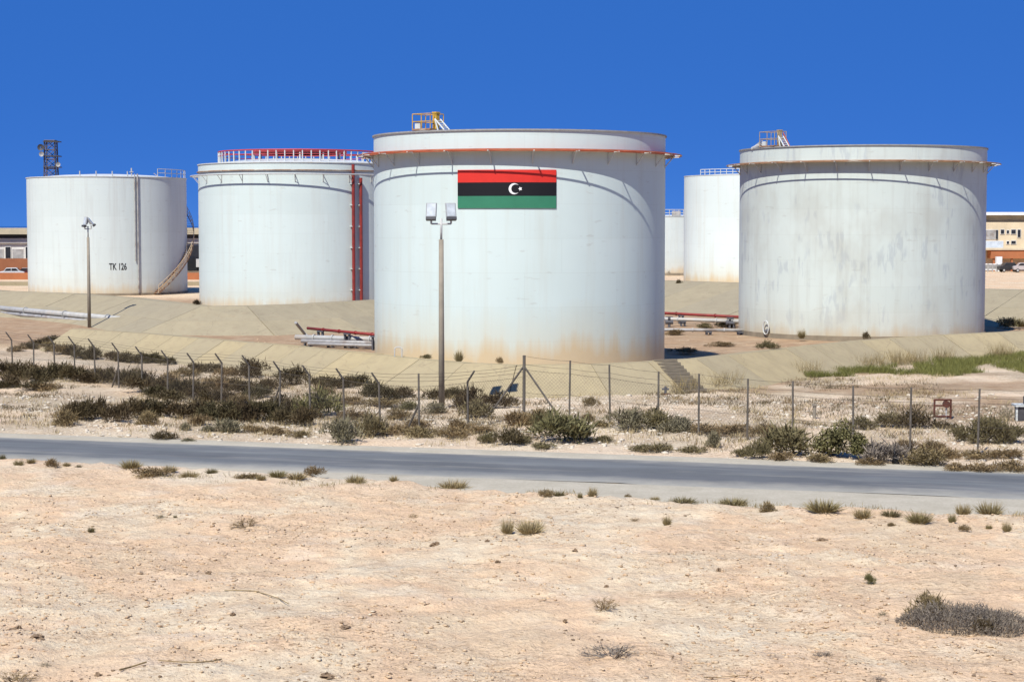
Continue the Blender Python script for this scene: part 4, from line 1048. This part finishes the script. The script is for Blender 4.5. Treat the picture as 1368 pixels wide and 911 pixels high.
# --- plants on the sand in front
FP = [('twig_plant', 'twig', 'brown', 330, 704, 40, 19, 'dark spiky little shrub alone on the sand at left', 'shrub'),
 ('twig_plant', 'tuft', 'olive', 122, 711, 12, 9, 'tiny dark plant on the sand nearest the left edge', 'shrub'),
 ('twig_plant', 'twig', 'greygreen', 214, 691, 14, 8, 'tiny grey plant on the sand below the left road tufts', 'shrub'),
 ('twig_plant', 'tuft', 'olive', 234, 690, 7, 6, 'dark speck of a plant right beside the tiny grey plant', 'shrub'),
 ('grass_tuft', 'tuft', 'dry', 678, 709, 22, 21, 'left of the pair of straw coloured tufts on the sand', 'grass tuft'),
 ('grass_tuft', 'tuft', 'dry', 708, 711, 46, 21, 'right and wider of the pair of straw coloured tufts', 'grass tuft'),
 ('twig_plant', 'twig', 'brown', 808, 815, 32, 32, 'thin bare twig plant standing in the middle of the sand', 'shrub'),
 ('twig_plant', 'twig', 'grey', 818, 880, 76, 30, 'dead grey twiggy shrub at the bottom right of centre', 'shrub'),
 ('twig_plant', 'tuft', 'tuft', 891, 701, 14, 14, 'small upright tuft below the road right of centre', 'grass tuft'),
 ('twig_plant', 'twig', 'brown', 847, 696, 16, 9, 'small flat brown plant left of the upright tuft', 'shrub'),
 ('twig_plant', 'twig', 'brown', 552, 689, 12, 9, 'small brown plant on the sand left of the straw tufts', 'shrub'),
 ('twig_plant', 'dome', 'green', 1162, 779, 15, 16, 'small green plant alone on the sand at right', 'shrub'),
 ('twig_plant', 'twig', 'grey', 1101, 877, 26, 11, 'small grey twig plant near the bottom at right', 'shrub'),
 ('twig_plant', 'twig', 'grey', 1174, 908, 30, 10, 'grey twig plant cut by the bottom edge at right', 'shrub'),
 ('twig_plant', 'twig', 'greygreen', 1180, 818, 14, 8, 'tiny plant just left of the wide grey shrub', 'shrub'),
 ('twig_plant', 'twig', 'greygreen', 60, 888, 16, 9, 'small grey-green plant at the bottom left corner', 'shrub'),
 ('twig_plant', 'twig', 'brown', 20, 905, 46, 26, 'brown twiggy plant in the bottom left corner', 'shrub')]
for nm, shp, cl, x, y, w_, h_, lab, cat in FP: plant(nm, shp, cl, x, y, w_, h_, lab, cat, 'sparse plants on the sand')
# wide grey shrub at right
def wide_shrub():
    rs = np.random.RandomState(5); np.random.seed(5)
    c0 = G(1288, 833, 0.2); sc = FPX/c0.y; n = 15000
    wd, dp, ht = 180/sc, 2.2, 0.62
    u = rs.uniform(-1, 1, n); vv = rs.uniform(-1, 1, n); k = np.sqrt(np.clip(1-u**2*0.95-vv**2*0.9, 0, 1))
    lump = 0.65+1.2*fbm(u*4+9, vv*3+3, 7, 4)
    keep = rs.rand(n) < np.clip(0.3+2.2*(fbm(u*5, vv*3.5, 3, 3)+0.22), 0.05, 1)
    z = k*ht*np.clip(lump, 0.15, 1.2)*rs.uniform(0.1, 1, n)**0.6
    p = np.stack([u*wd/2, vv*dp/2, z], 1)[keep & (k > 0.05)]
    n = len(p); d = rs.normal(size=(n, 3))*0.5+np.array([0, 0, 0.55]); d[:, :2] += p[:, :2]*np.array([0.25, 0.5]); d /= np.linalg.norm(d, axis=1)[:, None]
    me = blades_mesh(p, p+d*rs.uniform(0.05, 0.17, n)[:, None], rs.uniform(0.012, 0.024, n), 'wide_shrub')
    root = thing('spreading_shrub', 'wide low grey shrub spreading over the sand at the right edge', 'shrub', (c0.x, c0.y, gz(c0.x, c0.y)-0.03))
    link('twigs', me, LM['grey'], root)
    o = link('green_shoots', PROTO['dome'][2].copy(), LM['brown'], root); o.location = (-0.72, 0.75, 0.1); o.scale = (0.95, 0.8, 0.75)
    o = link('green_shoots', PROTO['dome'][4].copy(), LM['dark'], root); o.location = (0.25, -0.75, 0.0); o.scale = (0.6, 0.5, 0.55)
wide_shrub()
# --- plants at tank feet and inside the bund
for x, y, w_, h_, cl, lab, z in ((613, 483, 14, 16, 'tuft', 'green tuft against the foot of the flag tank, right of the pole', 1.6), (668, 486, 9, 10, 'brown', 'little brown tuft at the foot of the flag tank below the flag', 1.6),
        (570, 479, 14, 6, 'olive', 'low tuft at the foot of the flag tank, left of the pole', 1.6), (1024, 466.5, 24, 13, 'olive', 'round yellowish bush on the crest left of the streaked tank', 1.6),
        (1071, 452, 12, 13, 'tuft', 'grassy tuft at the foot of the streaked tank, left side', 0.6), (1157, 454, 8, 12, 'dark', 'narrow dark plant at the middle foot of the streaked tank', 0.6),
        (1279, 446, 6, 8, 'dark', 'tiny dark plant at the right foot of the streaked tank', 0.6), (1055, 483, 11, 9, 'dark', 'small dark plant growing on the embankment slope at right', slope_z(1055, 483)),
        (928, 401, 30, 6, 'olive', 'long low bush on the far slope between the tanks', 1.45), (262, 407, 12, 8, 'dark', 'small dark bush at the left foot of the red railed tank', 2.6),
        (893, 366, 8, 8, 'dark', 'tiny dark bush at the foot of the low small tank', 0.7), (908, 380, 8, 7, 'dark', 'tiny dark bush at the left foot of the tall bright tank', 2.9),
        (905, 447, 26, 7, 'brown', 'low brown bush under the pipes close to the flag tank', 0.4), (944, 439, 22, 8, 'olive', 'olive bush by the lowest pale pipe between the tanks', 0.4), (972, 437, 30, 10, 'dark', 'dark bush by the pipes close to the streaked tank', 0.4), (962, 462, 30, 6, 'brown', 'flat brown bush on the red soil left of the yellowish bush', 0.4),
        (918, 471, 40, 8, 'brown', 'low brown bush in the shadow right of the flag tank', 0.5), (1347, 437, 30, 14, 'olive', 'green bush at the edge of the shadow right of the streaked tank', 0.5), (1366, 437, 26, 12, 'tuft', 'yellowish tuft at the right edge above the embankment', 0.5)):
    plant('tank_foot_plant', 'tuft' if cl == 'tuft' else 'dome', cl, x, y, w_, h_, lab, 'plant', 'plants around the tanks', z)

# --- uncountable: dry grass, green grass, pebbles, litter
def scatter_grass(name, spots, colr, hmin, hmax, label, wmin=0.012, wmax=0.025, spread=0.12, per=9):
    rs = np.random.RandomState(len(spots)); np.random.seed(3)
    pts = np.array(spots); n = len(pts)*per; base = np.repeat(pts, per, 0)
    base = base+np.concatenate([rs.normal(size=(n, 2))*spread, np.zeros((n, 1))], 1)
    h = rs.uniform(hmin, hmax, n); d = np.concatenate([rs.normal(size=(n, 2))*0.35, np.ones((n, 1))], 1)
    me = blades_mesh(base, base+d*h[:, None], rs.uniform(wmin, wmax, n), name)
    return tag(link(name, me, LM[colr]), label, kind='stuff')
rs = np.random.RandomState(11)
sp_ = []
for _ in range(5200):
    x, y = rs.uniform(-33, 27), rs.uniform(73, 112)
    if y > np.interp(x, cx_, cy_)-3.2: continue
    if RN.x*x+RN.y*y < 73.2: continue
    dens = float(fbm(x*0.3, y*0.3, 33, 3))+0.18*math.exp(-((y-np.interp(x, fx, fy))/1.6)**2)
    if dens < 0.03: continue
    sp_.append((x, y, gz(x, y)-0.02))
sp2 = []
for _ in range(6500):
    x, y = rs.uniform(-34, 25), rs.uniform(76, 118)
    if y > np.interp(x, cx_, cy_)-3.4 or RN.x*x+RN.y*y < 75.5: continue
    if float(fbm(x*0.22, y*0.22, 53, 4)) + (0.06 if x < 3 else -0.03) < 0.02: continue
    sp2.append((x, y, gz(x, y)-0.02))
scatter_grass('low_scrub', sp2[::2], 'brown', 0.08, 0.30, 'low brown scrub growing between the bushes near the fence', 0.012, 0.03, 0.2, 14)
scatter_grass('low_dark_scrub', sp2[1::2], 'dark', 0.08, 0.28, 'low dark heath growing between the bushes near the fence', 0.012, 0.03, 0.18, 14)
scatter_grass('dry_grass', sp_, 'dry', 0.10, 0.38, 'thin dry straw grass between the road and the embankment', spread=0.16, per=8)
sp_ = []
for _ in range(9000):
    x = rs.uniform(16.5, 46); yc = float(np.interp(x, cx_, cy_))
    wd = np.interp(x, [16, 20, 26, 46], [0.8, 2.5, 11, 17]); y = yc-3.0-wd*rs.rand()**1.2
    if fbm(x*0.35, y*0.35, 90, 3) < -0.03: continue
    sp_.append((x, y, gz(x, y)-0.03))
scatter_grass('green_grass', sp_, 'reed', 0.12, 0.55, 'patch of green grass below the embankment at right', 0.015, 0.03, 0.14, 9)
sp_ = []
for _ in range(1300):
    x = rs.uniform(9, 36); yc = float(np.interp(x, cx_, cy_)); y = yc-3.45-abs(rs.normal())*0.4
    if fbm(x*0.8, 3, 12, 3) < -0.05: continue
    sp_.append((x, y, gz(x, y)))
scatter_grass('tall_dry_grass', sp_, 'tuft', 0.3, 1.35, 'tall dry stalks along the foot of the embankment', 0.012, 0.022, 0.18, 4)
sp_ = []
for _ in range(500):
    x = rs.uniform(-14, 20); s = 60.6+rs.normal()*0.5; y = (s-RN.x*x)/RN.y
    if fbm(x*0.5, y*0.5, 15, 3) < 0.0: continue
    sp_.append((x, y, gz(x, y)))
scatter_grass('verge_grass', sp_, 'tuft', 0.05, 0.22, 'short dry grass along the near road edge', 0.01, 0.02, 0.15, 7)

def pebbles(name, n, region, smin, smax, mat, label, seed, thr=0.0):
    rs = np.random.RandomState(seed)
    ico = [(0,0,1),(0.894,0,0.447),(0.276,0.851,0.447),(-0.724,0.526,0.447),(-0.724,-0.526,0.447),(0.276,-0.851,0.447),(0.724,0.526,-0.447),(-0.276,0.851,-0.447),(-0.894,0,-0.447),(-0.276,-0.851,-0.447),(0.724,-0.526,-0.447),(0,0,-1)]
    fcs = [(0,1,2),(0,2,3),(0,3,4),(0,4,5),(0,5,1),(1,6,2),(2,7,3),(3,8,4),(4,9,5),(5,10,1),(6,7,2),(7,8,3),(8,9,4),(9,10,5),(10,6,1),(11,7,6),(11,8,7),(11,9,8),(11,10,9),(11,6,10)]
    ico = np.array(ico); xy = region(rs, n)
    d = fbm(xy[:, 0]*0.35, xy[:, 1]*0.22, seed, 4); xy = xy[d > thr+rs.normal(size=len(xy))*0.07]
    k = len(xy); z = ground_h(xy[:, 0], xy[:, 1]); s = smin*(smax/smin)**(rs.rand(k)**3.2)
    V = ico[None]*(1+rs.normal(size=(k, 12, 1))*0.2); V = V*np.stack([s*rs.uniform(.8, 1.5, k), s*rs.uniform(.7, 1.2, k), s*rs.uniform(.3, .6, k)], 1)[:, None, :]
    a = rs.uniform(0, 6.28, k); ca2, sa2 = np.cos(a)[:, None], np.sin(a)[:, None]
    V = np.stack([V[..., 0]*ca2-V[..., 1]*sa2, V[..., 0]*sa2+V[..., 1]*ca2, V[..., 2]], -1)
    V += np.stack([xy[:, 0], xy[:, 1], z+s*0.12], 1)[:, None, :]
    F = (np.array(fcs)[None]+12*np.arange(k)[:, None, None]).reshape(-1, 3)
    me = bpy.data.meshes.new(name); me.vertices.add(k*12); me.vertices.foreach_set('co', V.astype(np.float32).ravel())
    me.loops.add(F.size); me.loops.foreach_set('vertex_index', F.ravel().astype(np.int32)); me.polygons.add(len(F))
    me.polygons.foreach_set('loop_start', np.arange(0, F.size, 3, dtype=np.int32)); me.polygons.foreach_set('loop_total', np.full(len(F), 3, np.int32)); me.update()
    return tag(link(name, me, mat), label, kind='stuff')
def stone_mat(name, cols):
    m = NM(name, 0.95, 0.1); c = m.ramp(m.noise(3.7, 2, 0.5, m.coord()), [(0.3+0.4*i/(len(cols)-1), c) for i, c in enumerate(cols)]); m.col(c); m.bump(m.noise(60, 3, 0.6, m.coord()), 0.3, 0.01); return m.m
M['pebble'] = stone_mat('sand_stone', [(0.36, 0.25, 0.155), (0.52, 0.40, 0.26), (0.44, 0.30, 0.185), (0.56, 0.48, 0.35)])
M['pebble_dark'] = stone_mat('dark_stone', [(0.12, 0.085, 0.055), (0.24, 0.165, 0.10), (0.16, 0.12, 0.08)])
M['pebble_white'] = stone_mat('white_stone', [(0.50, 0.43, 0.32), (0.58, 0.52, 0.42), (0.42, 0.35, 0.25)])
def fore(rs, n):
    y = 34+28.5*rs.rand(n)**1.2; x = (rs.rand(n)*2-1)*y*0.30; xy = np.stack([x, y], 1); return xy[RN.x*x+RN.y*y < 61.5]
def mid(rs, n):
    y = 72+28*rs.rand(n); x = (rs.rand(n)*2-1)*y*0.30; xy = np.stack([x, y], 1); s = RN.x*x+RN.y*y; return xy[(s > 72.5) & (inside(x, y) < -4)]
def bund(rs, n):
    x = rs.uniform(-40, 40, n); y = rs.uniform(104, 165, n); xy = np.stack([x, y], 1); ok = inside(x, y) > 3.2
    ok &= (np.hypot(x-tF.location.x, y-tF.location.y) > RF+1) & (np.hypot(x-tR.location.x, y-tR.location.y) > RR+1); return xy[ok]
pebbles('pebbles', 42000, fore, 0.009, 0.075, M['pebble'], 'scattered pinkish stones and crumbs on the foreground sand', 21, -0.02)
pebbles('dark_pebbles', 20000, fore, 0.007, 0.045, M['pebble_dark'], 'scattered dark stones, bits and painted shadow specks on the foreground sand', 22, 0.06)  # dark stones, many of them coloured to give specks of shadow
pebbles('rubble', 22000, mid, 0.015, 0.16, M['pebble_white'], 'white limestone rubble between the road and fence', 23, 0.0)
pebbles('bund_stones', 2600, bund, 0.03, 0.14, M['pebble'], 'stones on the red soil around the tanks', 24, 0.0)
# --- single clods, sticks and finds
def clod(name, px, py, wpx, hpx, mat, label, cat, seed, z=0.15):
    rs = np.random.RandomState(seed); b = MB(); b.lathe([(0.02, 0.5), (0.2, 0.46), (0.36, 0.3), (0.46, 0.12), (0.5, -0.1), (0.3, -0.4)], 13)
    b.v = [tuple(np.array(v)*(1+rs.normal()*0.3)) for v in b.v]
    p = G(px, py, z); zz = gz(p.x, p.y); sc = FPX/p.y; o = b.build(name, mat, loc=(p.x, p.y, zz+0.02)); o.scale = (wpx/sc, wpx/sc*0.8, hpx/sc); o.rotation_euler = (0, 0, rs.uniform(0, 6)); return tag(o, label, cat, 'dark clods on the sand')
for i, (x, y, w_, h_, lab) in enumerate(((25, 847, 12, 7, 'dark round clod near the left edge of the sand'), (50, 860, 20, 7, 'long dark clod just right of the round clod'), (311, 829, 10, 4, 'small dark clod below the curved stick'),
     (279, 767, 9, 4, 'small dark clod above the curved stick'), (436, 904, 26, 9, 'black clod at the bottom edge left of centre'), (130, 903, 12, 6, 'dark clod at the bottom edge near the left'), (582, 725, 13, 6, 'dark clod on the sand below the road near centre'),
     (651, 726, 8, 4, 'small dark clod left of the straw tufts'), (665, 757, 10, 4, 'small dark clod below the straw tufts'), (768, 741, 8, 4, 'small dark clod right of the straw tufts'), (460, 846, 18, 4, 'thin flat dark clod left of centre near the bottom'),
     (810, 787, 8, 4, 'small dark clod above the thin bare twig plant'), (960, 768, 8, 6, 'dark clod on the sand left of the small green plant'), (1098, 724, 14, 4, 'flat dark clod below the road at right'), (755, 834, 7, 5, 'small dark clod below the thin bare twig plant'))):
    clod('clod', x, y, w_, h_, M['pebble_dark'], lab, 'clod', i)
def stick(px_pts, r, label):
    pts = []
    for x, y in px_pts:
        p = G(x, y, 0.15); pts.append(Vector((p.x, p.y, gz(p.x, p.y)+r*1.5+0.025)))
    o0 = pts[0]; tag(MB().path([p-o0 for p in pts], r, 6).build('stick', LM['brown'], loc=o0), label, 'stick', 'sticks on the sand')
stick([(300, 792), (320, 794.5), (340, 796), (358, 800), (374, 806), (386, 812)], 0.011, 'long thin curved stick lying on the sand at left')
stick([(160, 903), (175, 898), (196, 896)], 0.02, 'short thick stick at the bottom left of the sand')
stick([(212, 888), (240, 891), (262, 893), (284, 888), (296, 882)], 0.013, 'bent brown stick at the bottom left of the sand')
stick([(940, 908), (958, 905), (985, 905), (1000, 906)], 0.009, 'thin stick at the bottom edge right of centre')
# black scrap, rusty meter frame, boxes
p = G(1196, 616, 0.1); b = MB(); b.lathe([(0.03, 0.52), (0.10, 0.44), (0.08, 0.36), (0.15, 0.24), (0.12, 0.06), (0.05, 0.0)], 10); rs = np.random.RandomState(4); b.v = [tuple(np.array(v)*(1+rs.normal()*0.13)) for v in b.v]
tag(b.build('plastic_scrap', M['black'], loc=(p.x, p.y, gz(p.x, p.y)-0.02)), 'small black scrap standing before the grey leafless bush at the roadside', 'scrap')
p = G(1259, 560, 0.1); sc = FPX/p.y; g = gz(p.x, p.y)
mf = thing('meter_stand', 'rusty upright frame holding a round meter behind the right fence', 'meter stand', (p.x, p.y, g))
fr = MB(); W2, HT = 11/sc, 27/sc
for s in (-1, 1): fr.tube((s*W2, 0, -0.1), (s*W2, 0, HT), 0.05, n=6)
for z in (0.14*HT, HT-0.03): fr.tube((-W2, 0, z), (W2, 0, z), 0.05, n=6)
fr.tube((-W2, 0, HT*0.68), (W2*0.4, 0, HT*0.68), 0.045, n=6); fr.build('frame', M['rustred'], mf)
MB().tube((W2*0.45, -0.12, HT*0.75), (W2*0.45, 0.12, HT*0.75), 0.17, n=14).build('meter', M['rustred'], mf)
MB().tube((W2*0.45, 0, -0.1), (W2*0.45, 0, HT*0.62), 0.035, n=6).build('stem', M['galv'], mf)
p = G(1366, 563, 0.1); g = gz(p.x, p.y); bxr = thing('meter_box', 'dark box with white lid at the right edge behind the fence', 'box', (p.x, p.y, g))
MB().box((0, 0, 0.32), (0.62, 0.6, 0.7)).build('body', M['darksteel'], bxr); MB().box((0, 0, 0.72), (0.9, 0.8, 0.10)).build('lid', M['whitepaint'], bxr)
MB().tube((0.15, 0, 0.76), (0.15, 0, 1.15), 0.14, n=10).build('standpipe', M['darksteel'], bxr); MB().box((-0.36, -0.25, 0.33), (0.09, 0.09, 0.7)).build('leg', M['whitepaint'], bxr)
p = G(889, 527, 0.05); g = gz(p.x, p.y); hy = thing('hydrant', 'small dark hydrant at the foot of the embankment steps', 'hydrant', (p.x, p.y, g))
MB().tube((0,0,-.1), (0,0,0.6), 0.10, n=10).build('barrel', M['support'], hy); MB().tube((-.28,0,.42), (.28,0,.42), 0.07, n=8).build('outlet', M['support'], hy); MB().box((0, 0, 0.03), (0.7, 0.5, 0.16)).build('base', M['rustred'], hy); hy.scale = (0.7, 0.7, 0.8)
p = G(1088, 560, 0.05); g = gz(p.x, p.y); tag(MB().tube((0,0,-0.2), (0,0,0.62), 0.09, 0.08, 8).box((0, 0, 0.66), (0.22, 0.22, 0.1)).build('marker_post', M['pole'], loc=(p.x, p.y, g)), 'short concrete marker stub behind the right fence', 'post')
p = G(532, 477, 1.6); tag(MB().path([Vector((-0.22, 0, -0.1)), Vector((-0.22, 0, 0.5)), Vector((-0.1, 0, 0.6)), Vector((0.1, 0, 0.6)), Vector((0.22, 0, 0.5)), Vector((0.22, 0, -0.1))], 0.035, 6).build('bent_pipe', M['galv'], loc=(p.x, p.y+0.1, 1.6)), 'small bent pipe loop on the crest at the left foot of the flag tank', 'pipe')
